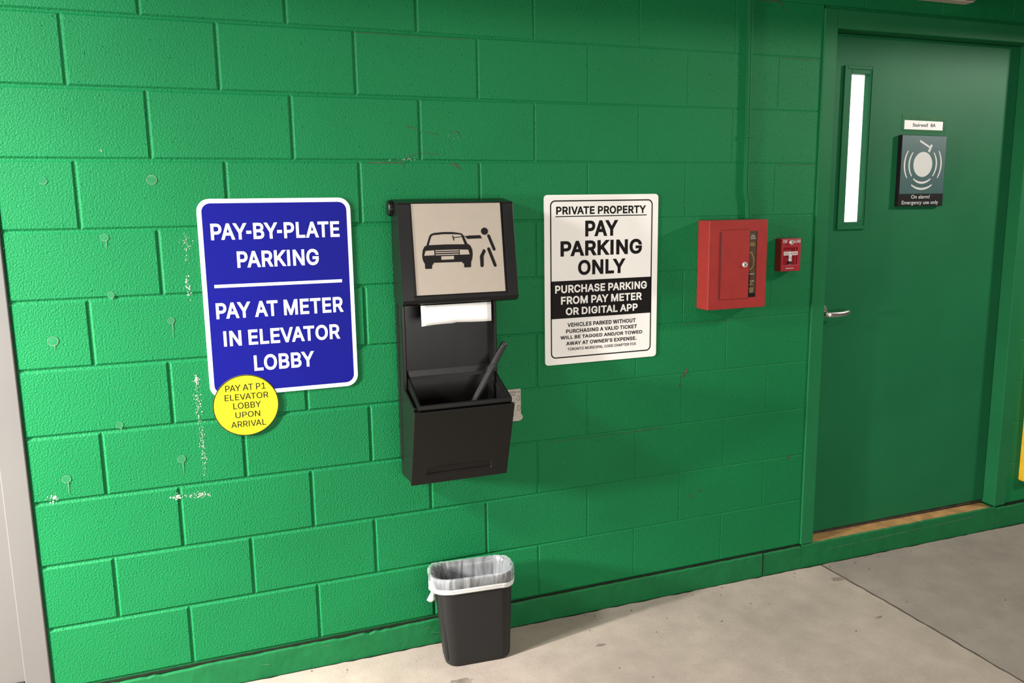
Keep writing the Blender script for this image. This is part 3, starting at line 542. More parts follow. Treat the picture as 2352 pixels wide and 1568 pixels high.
sl = MB(); sl.add([(GX0, .0, -.004), (GX1, .0, -.012), (GX1, .20, -.010), (GX0, .20, -.002), (GX0, 0, -.05), (GX1, 0, -.05), (GX1, .2, -.05), (GX0, .2, -.05)],
                  [(0, 1, 2, 3), (0, 4, 5, 1), (1, 5, 6, 2), (2, 6, 7, 3), (3, 7, 4, 0)])
obj('door_sill', sl, M['sill'], door)
ds = MB(); ds.box(GX0, GX1, .060, .098, -.004, .0125)  # dark strip standing in for the shadow in the gap under the leaf
obj('door_gap_shade', ds, M['mark'], door)
# lever handle
hz = .987
hl = MB()
hl.loft([[(2.7 + .033 * c * math.cos(2 * math.pi * k / 28), y, hz + .003 + .033 * c * math.sin(2 * math.pi * k / 28)) for k in range(28)] for y, c in ((DY, 1), (DY - .006, 1), (DY - .010, .88), (DY - .0105, .6))], True, False, True)
rose = obj('handle_rose', hl, M['steel'], door, smooth=False)
lv = MB()
lv.tube([(2.7, DY - .008, hz), (2.7, DY - .03, hz), (2.7, DY - .050, hz)], .0105, 14)
rings = []
for t in [0, .04, .12, .25, .4, .55, .7, .85, .95, 1.0]:
    x = 2.690 + .122 * t; yy = DY - .058 - .010 * math.sin(t * 2.6) + .016 * t * t; h = (.0115 - .002 * t) * (.55 if t in (0, 1.0) else 1); d = .0065 * (.5 if t in (0, 1.0) else 1); zc = hz - .002 * math.sin(3.1 * t) + .004 * t
    rings.append([(x, yy + d * math.cos(2 * math.pi * k / 16), zc + h * math.copysign(abs(math.sin(2 * math.pi * k / 16)) ** .7, math.sin(2 * math.pi * k / 16))) for k in range(16)])
lv.loft(rings, True, True, True)
obj('lever_handle', lv, M['steel'], door, label='brushed steel lever handle', smooth=True)

# ------------------------------------------------------------------ signs on the wall
def sign_root(name, label, x, z, y=0.0): return thing(name, label, 'sign', (x, y, z))
bs = sign_root('parking_sign', 'blue white-bordered sign reading PAY-BY-PLATE PARKING on the green block wall', .538, 1.18)
p = MB(); p.plate(rrect(.311, .765, .8735, 1.4855, .037, 8), -.0065, -.004)
p.box(.50, .56, -.004, 0, 1.40, 1.44); p.box(.50, .56, -.004, 0, .91, .95)
obj('sign_panel', p, M['white_gloss'], bs)
p = MB(); p.flat(rrect(.3245, .7525, .8865, 1.4725, .026, 8), -.0068)
obj('blue_field', p, M['blue'], bs)
p = MB()
for s, a, b, c, d in (('PAY-BY-PLATE', .3465, .7278, 1.3622, 1.4115), ('PARKING', .4160, .6595, 1.2750, 1.3265), ('PAY AT METER', .3452, .7290, 1.1205, 1.1697),
                      ('IN ELEVATOR', .3612, .7145, 1.0330, 1.0822), ('LOBBY', .4452, .6290, .9490, .9995)):
    p = MB(); text_into(p, s, a, b, c, d, -.0071, 'grotesque', .022); obj('lettering', p, M['white_gloss'], bs, label='white lettering')
p = MB(); p.flat([(.3455, 1.2165), (.7285, 1.2165), (.7285, 1.2262), (.3455, 1.2262)], -.0071)
obj('divider_line', p, M['white_gloss'], bs, label='white dividing line')

ys = thing('round_sticker', 'round yellow black-rimmed sticker PAY AT P1 overlapping the blue sign corner', 'sticker', (.4135, -.0072, .8415))
p = MB(); p.plate(circle(.4135, .8415, .0985, 56), -.0082, -.0072); obj('sticker_disc', p, M['yellow'], ys)
p = MB(); p.ring(circle(.4135, .8415, .0983, 56), circle(.4135, .8415, .0958, 56), -.0085); obj('sticker_rim', p, M['ink'], ys, label='black rim')
p = MB()
for s, a, b, c, d in (('PAY AT P1', .3551, .4745, .8900, .9100), ('ELEVATOR', .3514, .4812, .8607, .8802), ('LOBBY', .3750, .4575, .8320, .8520), ('UPON', .3795, .4532, .8030, .8218), ('ARRIVAL', .3650, .4690, .7725, .7920)):
    p = MB(); text_into(p, s, a, b, c, d, -.0085, 'grotesque', .004); obj('lettering', p, M['ink'], ys, label='black lettering')

wsn = sign_root('property_sign', 'white sign reading PRIVATE PROPERTY PAY PARKING ONLY right of the dispenser', 1.6575, 1.18)
p = MB(); p.plate(rrect(1.4310, 1.8835, .8800, 1.4870, .013, 6), -.0045, -.0005); obj('sign_panel', p, M['white_warm'], wsn)
p = MB()
p.ring(rrect(1.4535, 1.8600, .9035, 1.4680, .0185, 6), rrect(1.4580, 1.8555, .9080, 1.4635, .0145, 6), -.0048)
p.flat([(1.4555, 1.0480), (1.8580, 1.0480), (1.8580, 1.1835), (1.4555, 1.1835)], -.0048)
obj('border_and_band', p, M['ink'], wsn, label='black border line and band')
p = MB(); p.flat([(1.4735, 1.4095), (1.8355, 1.4095), (1.8355, 1.4130), (1.4735, 1.4130)], -.0048); obj('underline', p, M['ink'], wsn, label='black underline')
for s, a, b, c, d, bo in (('PRIVATE PROPERTY', 1.4765, 1.8325, 1.4180, 1.4465, .029), ('PAY', 1.5885, 1.7200, 1.3390, 1.3955, .031), ('PARKING', 1.4925, 1.8180, 1.2700, 1.3255, .031),
                      ('ONLY', 1.5605, 1.7510, 1.2015, 1.2560, .031), ('VEHICLES PARKED WITHOUT', 1.5185, 1.7950, 1.0155, 1.0310, .029), ('PURCHASING A VALID TICKET', 1.5130, 1.8010, .9930, 1.0075, .029),
                      ('WILL BE TAGGED AND/OR TOWED', 1.4910, 1.8235, .9700, .9850, .029), ("AWAY AT OWNER'S EXPENSE.", 1.5130, 1.8000, .9485, .9625, .029), ('TORONTO MUNICIPAL CODE CHAPTER 915', 1.5180, 1.7970, .9290, .9395, .022)):
    p = MB(); text_into(p, s, a, b, c, d, -.0048, 'grotesque', bo); obj('lettering', p, M['ink'], wsn, label='black lettering')
p = MB()
for s, a, b, c, d in (('PURCHASE PARKING', 1.4710, 1.8400, 1.1395, 1.1685), ('FROM PAY METER', 1.4935, 1.8200, 1.0985, 1.1275), ('OR DIGITAL APP', 1.5120, 1.8025, 1.0590, 1.0865)):
    p = MB(); text_into(p, s, a, b, c, d, -.0051, 'grotesque', .028); obj('lettering', p, M['white_warm'], wsn, label='white lettering on the black band')

# ------------------------------------------------------------------ windshield service unit
un = thing('towel_dispenser', 'black plastic windshield service dispenser with beige car pictogram on the wall', 'dispenser', (1.06, 0, .55))
p = MB()
p.box(.897, 1.222, -.040, -.0005, .60, 1.45)                        # spine behind everything
p.box(.899, .912, -.095, -.043, .80, 1.20); p.box(1.209, 1.221, -.095, -.043, .80, 1.20)
p.box(.905, 1.215, -.046, -.038, .80, 1.20)
obj('back_panel', p, M['plastic'], un, bevel=.003)
# hood: wedge leaning out towards its lower edge, two raised side rails, chamfered lower lip
p = MB()
def hood_prism(x0, x1, prof, dx=0):
    p.hexa([(x0, y, z) for y, z in prof], [(x1, y, z) for y, z in prof])
f = lambda z, o=0: -.110 - .050 * (1.463 - z) / .31 - o             # face depth at height z
body = [(-.0005, 1.478), (-.03, 1.476), (f(1.463) + .010, 1.467), (f(1.15) + .010, 1.160), (-.128, 1.148), (-.045, 1.148), (-.0005, 1.165)]
hood_prism(.8965, 1.2765, body)
rail = [(-.0005, 1.477), (-.03, 1.4755), (f(1.463) + .003, 1.466), (f(1.46), 1.460), (f(1.163), 1.163), (f(1.150) + .006, 1.151), (-.13, 1.143), (-.05, 1.143), (-.0005, 1.160)]
hood_prism(.8950, .9330, rail); hood_prism(1.2420, 1.2780, rail)
lip = [(f(1.176) + .012, 1.176), (f(1.176) + .001, 1.1745), (f(1.163), 1.163), (f(1.150) + .006, 1.151), (-.13, 1.143), (-.10, 1.143), (-.10, 1.17)]
hood_prism(.930, 1.245, lip)
hood_prism(.8955, 1.2775, [(f(1.463) + .012, 1.4675), (f(1.463) + .002, 1.4665), (f(1.463) + .002, 1.4635), (f(1.463) + .012, 1.4625)])
hood = obj('hood', p, M['plastic'], un, bevel=.0035)
# pictogram plate
A3, B3 = Vector((.940, f(1.4625) + .004, 1.4625)), Vector((.940, f(1.1775) + .004, 1.1775))
def UV(u, v, o=0):
    q = B3 + (A3 - B3) * v; return (q.x + .2945 * u, q.y - o, q.z)
p = MB(); p.hexa([UV(0, 0), UV(1, 0), UV(1, 1), UV(0, 1)], [UV(0, 0, -.006), UV(1, 0, -.006), UV(1, 1, -.006), UV(0, 1, -.006)])
plate_o = obj('pictogram_plate', p, M['panel'], un)
BODY = [(.1403,.5419),(.1179,.5311),(.0969,.4934),(.0865,.4339),(.0891,.3907),(.101,.3581),(.1108,.3417),(.1098,.2931),(.1148,.2866),(.1832,.2855),(.1916,.3298),(.2051,.335),(.2061,.3502),(.525,.3482),(.5273,.3339),(.5439,.3303),(.5435,.2919),(.5509,.2851),(.614,.2853),(.6211,.2907),(.6262,.3458),(.6395,.3732),(.6492,.4284),(.6475,.4838),(.628,.5282),(.5956,.5505),(.5602,.6391),(.5416,.6635),(.5085,.6723),(.4309,.6833),(.3311,.6855),(.2313,.6778),(.1977,.6669),(.1777,.6451)]
HOLES = [[(.1656,.545),(.198,.6374),(.2187,.6527),(.3294,.6614),(.4293,.6591),(.5183,.6524),(.5324,.6447),(.5646,.5429),(.3549,.5484)],
         [(.1256,.4834),(.2208,.4881),(.2215,.4326),(.108,.4315)], [(.5045,.487),(.602,.4819),(.6152,.4287),(.5026,.4287)],
         [(.2318,.488),(.4978,.4882),(.4971,.4772),(.231,.4771)], [(.2325,.4662),(.4963,.4662),(.4955,.4552),(.2318,.4553)], [(.2331,.4423),(.4946,.442),(.4938,.431),(.2324,.4314)],
         [(.2941,.4188),(.4383,.4195),(.4356,.3811),(.2937,.3796)]]
EXTRA = [[(.4315,.6426),(.4428,.6448),(.4523,.5897),(.441,.5876)], [(.4435,.6239),(.5905,.6369),(.5899,.6291),(.4441,.6151)], [(.5787,.6302),(.6189,.639),(.7499,.64),(.7667,.6032),(.5993,.6014),(.5857,.6169)],
         circle(.8012, .6824, .0405, 32), capsule((.8446, .6298), (.899, .4763), .0165), capsule((.836, .4823), (.8982, .2953), .0172),
         [(.7753,.485),(.8023,.4625),(.7728,.4049),(.7661,.2973),(.7606,.2852),(.7464,.2788),(.7332,.2856),(.7284,.2979),(.7294,.4054)]]
def fill_mesh(loops):
    cu = bpy.data.curves.new('tmp', 'CURVE'); cu.dimensions = '2D'; cu.fill_mode = 'BOTH'
    for lp in loops:
        sp = cu.splines.new('POLY'); sp.points.add(len(lp) - 1); sp.use_cyclic_u = True
        for k, q in enumerate(lp): sp.points[k].co = (q[0], q[1], 0, 1)
    return curve_mesh(cu)
p = MB()
me = fill_mesh([BODY] + HOLES); p.add([UV(v.co.x, v.co.y, .0004) for v in me.vertices], [tuple(q.vertices) for q in me.polygons]); bpy.data.meshes.remove(me)
for e in EXTRA: p.add([UV(u, v, .0005) for u, v in e], [tuple(range(len(e)))])
obj('pictogram', p, M['ink'], plate_o, label='black pictogram of a car and a person wiping its windshield')
# hinge knobs at the top corners
for x, s in ((.8935, -1), (1.2775, 1)):
    p = MB(); rr = .0255
    p.loft([[(x + s * d, -.028 + rr * c * math.cos(2 * math.pi * k / 28), 1.4495 + rr * c * math.sin(2 * math.pi * k / 28)) for k in range(28)] for d, c in ((-.012, .8), (0, .8), (.001, 1), (.010, 1), (.0135, .9), (.0135, .5))], True, True, True)
    if s < 0: obj('hinge_knob', p, M['plastic'], un)
# lower bin: tapering shell, removable front panel with a label recess, inner liner with a lip
p = MB()
x0, x1 = .8995, 1.2235
def shell(yo, zo): return [(x0, 0 - .0005, .548), (x1, -.0005, .548)]
bt = [(x0, -.0005, .546), (x1, -.0005, .546), (x1, -.142, .566), (x0, -.142, .566)]
mt = [(x0, -.0005, .884), (x1, -.0005, .884), (x1, -.232, .836), (x0, -.232, .836)]
it = [(x0 + .010, -.012, .882), (x1 - .010, -.012, .882), (x1 - .010, -.224, .838), (x0 + .010, -.224, .838)]
ib = [(x0 + .010, -.012, .575), (x1 - .010, -.012, .575), (x1 - .010, -.138, .59), (x0 + .010, -.138, .59)]
p.loft([bt, mt, it, ib], True, True, True)
obj('bin_shell', p, M['plastic'], un, bevel=.006, seg=3)
p = MB()
def FP(u, v, o=0):                                                  # front panel face
    a = Vector((x0 - .001, -.167, .563)); b = Vector((x0 - .001, -.2595, .828)); q = a + (b - a) * v; return (q.x + (x1 - x0 + .002) * u, q.y + o, q.z)
R4 = [(.155, .125), (.82, .125), (.82, .235), (.155, .235)]; F4 = [(0, 0), (1, 0), (1, 1), (0, 1)]
vs = [FP(*q) for q in F4] + [FP(*q) for q in R4] + [FP(*q, .006) for q in R4] + [FP(*q, .0215) for q in F4]
p.add(vs, [(i, (i + 1) % 4, 4 + (i + 1) % 4, 4 + i) for i in range(4)] + [(4 + i, 4 + (i + 1) % 4, 8 + (i + 1) % 4, 8 + i) for i in range(4)] + [(8, 9, 10, 11)] + [(i, (i + 1) % 4, 12 + (i + 1) % 4, 12 + i) for i in range(4)] + [(12, 13, 14, 15)])
obj('bin_front_panel', p, M['plastic'], un, bevel=.004, seg=3)
p = MB()
def ringz(xa, xb, yb, yf, zb_, zf): return [(xa, yb, zb_), (xb, yb, zb_), (xb, yf, zf), (xa, yf, zf)]
p.loft([ringz(.9135, 1.2165, -.036, -.246, .880, .828), ringz(.9135, 1.2165, -.036, -.256, .902, .834), ringz(.9135, 1.2165, -.036, -.256, .918, .848), ringz(.923, 1.207, -.046, -.246, .917, .849),
        ringz(.923, 1.207, -.050, -.240, .895, .834), ringz(.927, 1.203, -.056, -.232, .885, .82), ringz(.935, 1.195, -.06, -.150, .62, .62)], True, False, True)
obj('bin_liner', p, M['plastic'], un, bevel=.003, seg=2)

# paper towel hanging out of the hood
pt = MB(); N = 14; ra, rb = [], []
for k in range(N + 1):
    t = k / N; x = .9545 + .2345 * t; zb_ = 1.0800 + .003 * t + .003 * math.sin(5 * t) - (.003 if t < .5 else 0)
    ra.append(x); rb.append(zb_)
rings = [[(ra[k] + (0 if j else 0), -.137 - .004 * (j / 4) - .003 * math.sin(3 * k / N + j * .5), 1.1428 + (rb[k] - 1.1428) * j / 4) for k in range(N + 1)] for j in range(5)]
pt.loft(rings, False)
pto = obj('paper_towel', pt, M['paper'], loc=(1.07, -.137, 1.08), label='white paper towel sheet hanging out under the dispenser hood', cat='paper towel', smooth=True)
sd = pto.modifiers.new('thickness', 'SOLIDIFY'); sd.thickness = .0008

# squeegee standing in the bin
A5, B5 = Vector((1.2525, -.080, .990)), Vector((1.072, -.176, .752)); dd = (B5 - A5).normalized()
sq = thing('squeegee', 'dark squeegee with ridged handle standing in the dispenser bin', 'squeegee', tuple(B5))
p = MB(); u = dd.orthogonal().normalized(); q = dd.cross(u)
def grip_ring(t, r, fl=0):
    c = A5 + dd * t
    return [tuple(c + (u * math.cos(2 * math.pi * k / 32) + q * math.sin(2 * math.pi * k / 32)) * (r - (fl if k % 4 == 0 else 0))) for k in range(32)]
p.loft([grip_ring(t, r, fl) for t, r, fl in ((-.004, .004, 0), (-.003, .008, 0), (.001, .0108, 0), (.006, .0118, 0), (.016, .0118, 0), (.019, .0112, .0016), (.088, .0112, .0016), (.092, .0118, 0), (.100, .0122, 0))], True, True, True)
obj('handle_grip', p, M['grip'], sq)
p = MB(); p.loft([grip_ring(t, r) for t, r in ((.099, .0122), (.1, .0135), (.106, .0135), (.107, .0115))], True, True, True); obj('ferrule', p, M['grip'], sq)
p = MB(); p.loft([grip_ring(t, r) for t, r in ((.105, .0112), (.30, .0112), (.305, .008))], True, True, True); obj('pole', p, M['grip'], sq)
p = MB(); p.box(1.00, 1.15, -.192, -.166, .735, .757); obj('wiper_head', p, M['dark'], sq, bevel=.004)
hole = MB(); hc = A5 + dd * .012; fwd = Vector((-.55, -.8, .1)); fwd = (fwd - dd * fwd.dot(dd)).normalized()
s2 = dd.cross(fwd); hole.add([tuple(hc + fwd * .0121 + (s2 * math.cos(2 * math.pi * k / 14) + dd * math.sin(2 * math.pi * k / 14)) * .0034) for k in range(14)], [tuple(range(14))]); obj('hang_hole', hole, M['dark'], sq)

# small grey plate behind the bin
pl = thing('outlet_plate', 'small grey printed wall plate half hidden behind the dispenser bin', 'plate', (1.29, 0, .745))
p = MB(); p.plate([(1.232, .690), (1.328, .688), (1.338, .692), (1.343, .700), (1.341, .708), (1.336, .713), (1.3355, .806), (1.232, .806)], -.007, -.0005); obj('plate_body', p, M['plate'], pl, bevel=.0015)
p = MB()
text_into(p, 'EPC-1', 1.293, 1.3325, .7915, .7995, -.0074, 'grotesque', .018)
for x, z, wd in ((1.305, .788, .024), (1.307, .784, .020), (1.309, .760, .012), (1.311, .7565, .010), (1.310, .712, .012)): p.flat(blob(x, z, wd / 2, 12, rg, .2, .0009), -.0074)
for x, z in ((1.326, .772), (1.328, .737)): p.ring(circle(x, z, .006, 16, .010), circle(x, z, .0045, 16, .0085), -.0074)
obj('plate_print', p, M['grey_ink'], pl)

# ------------------------------------------------------------------ red cabinet, its conduit and the fire alarm
rc_ = thing('fire_cabinet', 'red metal wall cabinet with keyed door left of the fire alarm', 'cabinet', (2.188, 0, 1.05))
CF = -.0755
p = MB(); p.box(2.0585, 2.3180, CF, -.0005, 1.0525, 1.3868); cab = obj('cabinet_body', p, M['red'], rc_, bevel=.0025)
p = MB(); p.box(2.1095, 2.2365, CF - .0016, CF + .001, 1.0905, 1.3500); dr = obj('cabinet_door', p, M['red'], rc_, bevel=.0006)
p = MB(); p.box(2.1050, 2.1092, CF - .0006, CF + .001, 1.0905, 1.3440); p.tube([(2.107, CF - .0012, 1.092), (2.107, CF - .0012, 1.342)], .0016, 8); p.flat([(2.108, 1.3502), (2.236, 1.3502), (2.236, 1.3514), (2.108, 1.3514)], CF - .0004); p.flat([(2.109, 1.0888), (2.24, 1.0888), (2.24, 1.0900), (2.109, 1.0900)], CF - .0004)
obj('door_hinge', p, M['hinge'], rc_)
p = MB()
p.loft([[(2.2165 + r * math.cos(2 * math.pi * k / 24), y, 1.2188 + r * math.sin(2 * math.pi * k / 24)) for k in range(24)] for y, r in ((CF - .001, .0105), (CF - .006, .0105), (CF - .0085, .009), (CF - .0087, .0065), (CF - .0075, .006))], True, False, True)
p.box(2.2155, 2.2185, CF - .0082, CF - .0078, 1.2145, 1.2225, 1)
obj('lock', p, [M['chrome'], M['dark']], dr)
p = MB(); p.box(2.2372, 2.2690, CF - .0008, CF + .001, 1.0935, 1.3448); p.flat([(2.2372, 1.0935), (2.2690, 1.0935), (2.2690, 1.109), (2.2372, 1.109)], CF - .0011, 1); p.flat([(2.2372, 1.109), (2.243, 1.109), (2.243, 1.19), (2.2372, 1.19)], CF - .0011, 1); p.flat([(2.2665, 1.109), (2.2690, 1.109), (2.2690, 1.3448), (2.2665, 1.3448)], CF - .0011, 1)
stp = obj('info_strip', p, [M['brown'], M['ink']], rc_)
p = MB()
for s, a, b, z, mi in (('FIRE', 2.244, 2.256, 1.3265, 0), ('FIGHTERS', 2.2395, 2.262, 1.3205, 0), ('TELEPHONE', 2.2385, 2.263, 1.3140, 0), ('FOR USE', 2.2405, 2.258, 1.2985, 1), ('IN CASE OF', 2.2395, 2.261, 1.2935, 1), ('EMERGENCY', 2.2385, 2.263, 1.2885, 1),
                       ('TELEPHONE', 2.2385, 2.262, 1.1805, 0), ('TO OPEN', 2.242, 2.262, 1.1530, 0), ('IN', 2.246, 2.252, 1.1470, 1), ('CASE OF', 2.2405, 2.258, 1.1405, 1), ('ALARM LIFT', 2.2385, 2.262, 1.1255, 1), ('HANDSET', 2.242, 2.261, 1.1195, 1), ('AND WAIT', 2.2415, 2.260, 1.1150, 1), ('FOR CALL', 2.242, 2.258, 1.1105, 1)):
    p = MB(); text_into(p, s, a, b, z, z + .0036, CF - .0013, 'plain', .004); obj('strip_print', p, M['yellow_ink'] if mi else M['pale'], stp)
p = MB()
for o in (0, .004):
    pts = [(2.2385, 1.264 - o), (2.2445, 1.2665 - o), (2.2500, 1.262 - o), (2.252 - o, 1.254), (2.2575 - o * .6, 1.245), (2.2600 - o, 1.232), (2.2585 - o, 1.216), (2.252 - o * .8, 1.206), (2.247, 1.199 + o), (2.2395, 1.1975 + o)]
    ribbon(p, pts, .0008, CF - .0013)
obj('handset_outline', p, M['yellow_ink'], stp)

cd = thing('conduit', 'thin green painted conduit running down to the red cabinet', 'conduit', (2.258, 0, 1.39))
def raceway(mb, path, wd, y0, y1):
    for (a, b) in ((-wd / 2, -.0012), (.0012, wd / 2)):
        rings = [[(x + a, y0, z), (x + b, y0, z), (x + b, y1, z), (x + a, y1, z)] for x, z in path]; mb.loft(rings, True, True, True)
    rings = [[(x - wd / 2 + .001, y0 + .0025, z), (x + wd / 2 - .001, y0 + .0025, z), (x + wd / 2 - .001, y1, z), (x - wd / 2 + .001, y1, z)] for x, z in path]; mb.loft(rings, True, True, True)
p = MB(); raceway(p, [(2.2560, 2.98), (2.2565, 2.1), (2.2615, 1.72), (2.2620, 1.52), (2.2635, 1.490), (2.2725, 1.455), (2.2755, 1.43), (2.2765, 1.3875)], .0165, -.016, -.0005); obj('raceway', p, M['frame_green'], cd)
p = MB(); p.box(2.2505, 2.2725, -.019, -.0005, 1.693, 1.698); p.box(2.2505, 2.2725, -.019, -.0005, 1.701, 1.706); p.box(2.252, 2.271, -.0175, -.0005, 1.697, 1.702); obj('coupling', p, M['frame_green'], cd, bevel=.001)

fa = thing('fire_alarm_pull', 'small red fire alarm pull station with white T handle beside the door frame', 'fire alarm', (2.458, 0, 1.245))
PF = -.045
p = MB()
# body with a recessed window: front frame + recess
o4 = [(2.4085, 1.1815), (2.5015, 1.1815), (2.5015, 1.3085), (2.4085, 1.3085)]; i4 = [(2.4195, 1.2060), (2.4885, 1.2060), (2.4885, 1.2735), (2.4195, 1.2735)]
b4 = [(2.4150, 1.1800), (2.5000, 1.1800), (2.5000, 1.3090), (2.4150, 1.3090)]
vs = [(a, PF, c) for a, c in o4] + [(a, PF, c) for a, c in i4] + [(a, PF + .012, c) for a, c in i4] + [(a, -.0005, c) for a, c in b4]
p.add(vs, [(i, (i + 1) % 4, 4 + (i + 1) % 4, 4 + i) for i in range(4)] + [(4 + i, 4 + (i + 1) % 4, 8 + (i + 1) % 4, 8 + i) for i in range(4)] + [(8, 9, 10, 11)] + [(i, (i + 1) % 4, 12 + (i + 1) % 4, 12 + i) for i in range(4)] + [(12, 13, 14, 15)])
obj('alarm_body', p, M['red2'], fa, bevel=.002)
p = MB(); p.box(2.4205, 2.4870, PF - .001, PF + .006, 1.2435, 1.2580); p.box(2.4470, 2.4590, PF - .001, PF + .006, 1.2200, 1.2440)
th = obj('pull_handle', p, M['pale'], fa, bevel=.001, label='white T shaped pull handle')
p = MB(); text_into(p, 'PULL  DOWN', 2.4245, 2.4830, 1.2470, 1.2545, PF - .0014, 'grotesque', .01); p.flat([(2.4518, 1.229), (2.4542, 1.229), (2.4542, 1.238), (2.4518, 1.238)], PF - .0014); obj('handle_print', p, M['red2'], th)
p = MB(); p.box(2.4475, 2.4585, PF + .001, PF + .010, 1.2100, 1.2195); obj('handle_clip', p, M['dark'], fa)
p = MB(); text_into(p, 'FIRE', 2.4155, 2.4350, 1.2918, 1.3038, PF - .0005, 'grotesque', .012); obj('lettering', p, M['pale'], fa)
p = MB(); text_into(p, 'ALARM', 2.4655, 2.4980, 1.2913, 1.3033, PF - .0005, 'grotesque', .012); obj('lettering', p, M['pale'], fa)
p = MB(); text_into(p, 'SIMPLEX', 2.4390, 2.4705, 1.1905, 1.1950, PF - .0005, 'plain', .012); p.flat(circle(2.4360, 1.1928, .0024, 14), PF - .0005)
obj('maker_print', p, M['pale'], fa)
p = MB()
p.loft([[(2.4520 + r * math.cos(2 * math.pi * k / 24), y, 1.2945 + r * math.sin(2 * math.pi * k / 24)) for k in range(24)] for y, r in ((PF + .001, .0092), (PF - .006, .0092), (PF - .0085, .0078), (PF - .0085, .005))], True, False, True)
p.box(2.4522, 2.4548, PF - .0090, PF - .0086, 1.2900, 1.2988, 1)
obj('lock', p, [M['chrome'], M['dark']], fa)

# ------------------------------------------------------------------ on and around the door
al = thing('alarm_sign_box', 'dark teal box with white bell and hammer symbol on the green door', 'alarm sign', (3.20, DY, 1.42))
AF = DY - .020
p = MB()
AX = [(3.0635, 1.4240), (3.3195, 1.4225), (3.3100, 1.7190), (3.0625, 1.7215)]
AX = [(3.0655, 1.4240), (3.3150, 1.4225), (3.3150, 1.7195), (3.0655, 1.7215)]
p.plate(AX, AF, DY - .0005); abox = obj('box_body', p, M['ink'], al, bevel=.001)
p = MB(); p.flat([(3.0675, 1.4765), (3.3130, 1.4765), (3.3130, 1.7180), (3.0675, 1.7200)], AF - .0006); obj('teal_face', p, M['teal'], abox)
p = MB()
yy = AF - .0010
p.flat(circle(3.1878, 1.5998, .0526, 44), yy)
ribbon(p, [(3.1640, 1.6980), (3.2200, 1.6720)], .0080, yy)
ribbon(p, [(3.2310, 1.6830), (3.2165, 1.6520)], .0115, yy)
def arc(cx, cz, r, a0, a1, wd, n=18):
    pts = [(cx + r * math.cos(math.radians(a0 + (a1 - a0) * k / n)), cz + r * math.sin(math.radians(a0 + (a1 - a0) * k / n))) for k in range(n + 1)]
    ribbon(p, pts, [wd * (.35 + .65 * math.sin(math.pi * min(1, max(0, (k + .8) / (n + 1.6)))) ** .6) for k in range(n + 1)], yy)
arc(3.1878, 1.600, .0760, 139, 221, .0080); arc(3.1878, 1.600, .1015, 146, 214, .0080)
arc(3.1878, 1.600, .0760, -41, 41, .0080); arc(3.1878, 1.600, .1025, -34, 34, .0080)
arc(3.1878, 1.600, .0770, 231, 309, .0090); arc(3.1878, 1.600, .1030, 236, 304, .0090)
obj('symbol', p, M['pale'], abox, label='white bell and hammer symbol')
p = MB(); text_into(p, 'On alarm!', 3.1345, 3.2385, 1.4563, 1.4715, yy, 'plain', .010, desc=True); obj('lettering', p, M['pale'], abox, label='white lettering')
p = MB(); text_into(p, 'Emergency use only', 3.0845, 3.2885, 1.4325, 1.4475, yy, 'plain', .008, desc=True)
obj('lettering', p, M['pale'], abox, label='white lettering')

lb = thing('stairwell_label', 'white Stairwell 8A paper strip taped above the alarm sign on the door', 'label', (3.20, DY, 1.77))
p = MB(); p.plate([(3.0800, 1.7400), (3.3240, 1.7345), (3.3225, 1.8045), (3.0805, 1.8090)], DY - .0008, DY - .0001); obj('tape_backing', p, M['tape'], lb)
p = MB(); p.plate([(3.0932, 1.7468), (3.3073, 1.7448), (3.3070, 1.7812), (3.0930, 1.7842)], DY - .0014, DY - .0008); ppr = obj('paper_strip', p, M['white_warm'], lb)
p = MB(); text_into(p, 'Stairwell  8A', 3.1385, 3.2665, 1.7580, 1.7725, DY - .0017, 'plain', .012, desc=True); obj('lettering', p, M['ink'], ppr)

ov = thing('overhead_fixture', 'beige box fixture mounted on the wall above the green door', 'fixture', (3.19, 0, 2.24))
p = MB(); p.box(3.045, 3.3250, -.052, -.0005, 2.2540, 2.45); obj('fixture_body', p, M['beige'], ov, bevel=.006, seg=3)
p = MB(); p.box(3.055, 3.3150, -.048, -.004, 2.2470, 2.2520); obj('fixture_base', p, M['beige'], ov, bevel=.002)
p = MB(); p.box(3.050, 3.3200, -.046, -.003, 2.2515, 2.2545); obj('shadow_gap', p, M['dark'], ov)

yb = MB(); yb.plate(rrect(3.884, 3.985, .104, 1.30, .012, 5), -.030, -.0005)
obj('yellow_guard', yb, M['orange'], loc=(3.934, 0, .104), label='yellow upright wall guard at the right edge beyond the door', cat='wall guard', bevel=.004)

# ------------------------------------------------------------------ waste bin with its bag
CX, CY, RZ = 1.107, -.125, .2205          # rim centre and height
BX, BY = 1.1185, -.118                    # base centre
THX, THY, BHX, BHY = .1365, .0690, .1155, .0560
tb = thing('waste_bin', 'black plastic waste basket standing on the concrete floor below the dispenser', 'waste bin', (CX, CY, FZ(CX)))
FB = FZ(CX) + .0005
def rr_ring(cx, cy, hx, hy, r, z, n=10, groove=0):
    out = []
    for qx, qy, a0 in ((1, 1, 0), (-1, 1, 90), (-1, -1, 180), (1, -1, 270)):
        for k in range(n + 1):
            a = math.radians(a0 + 90 * k / n); x = cx + qx * (hx - r) + r * math.cos(a); y = cy + qy * (hy - r) + r * math.sin(a)
            if groove and qx == -1 and qy == -1 and k == n // 2 - 1: x += groove; y += groove
            out.append((x, y, z))
    return out
def prof_at(t, ins):
    return BX + (CX - BX) * t, BY + (CY - BY) * t, BHX + (THX - BHX) * t - ins, BHY + (THY - BHY) * t - ins, .042 + .016 * t - ins * .5
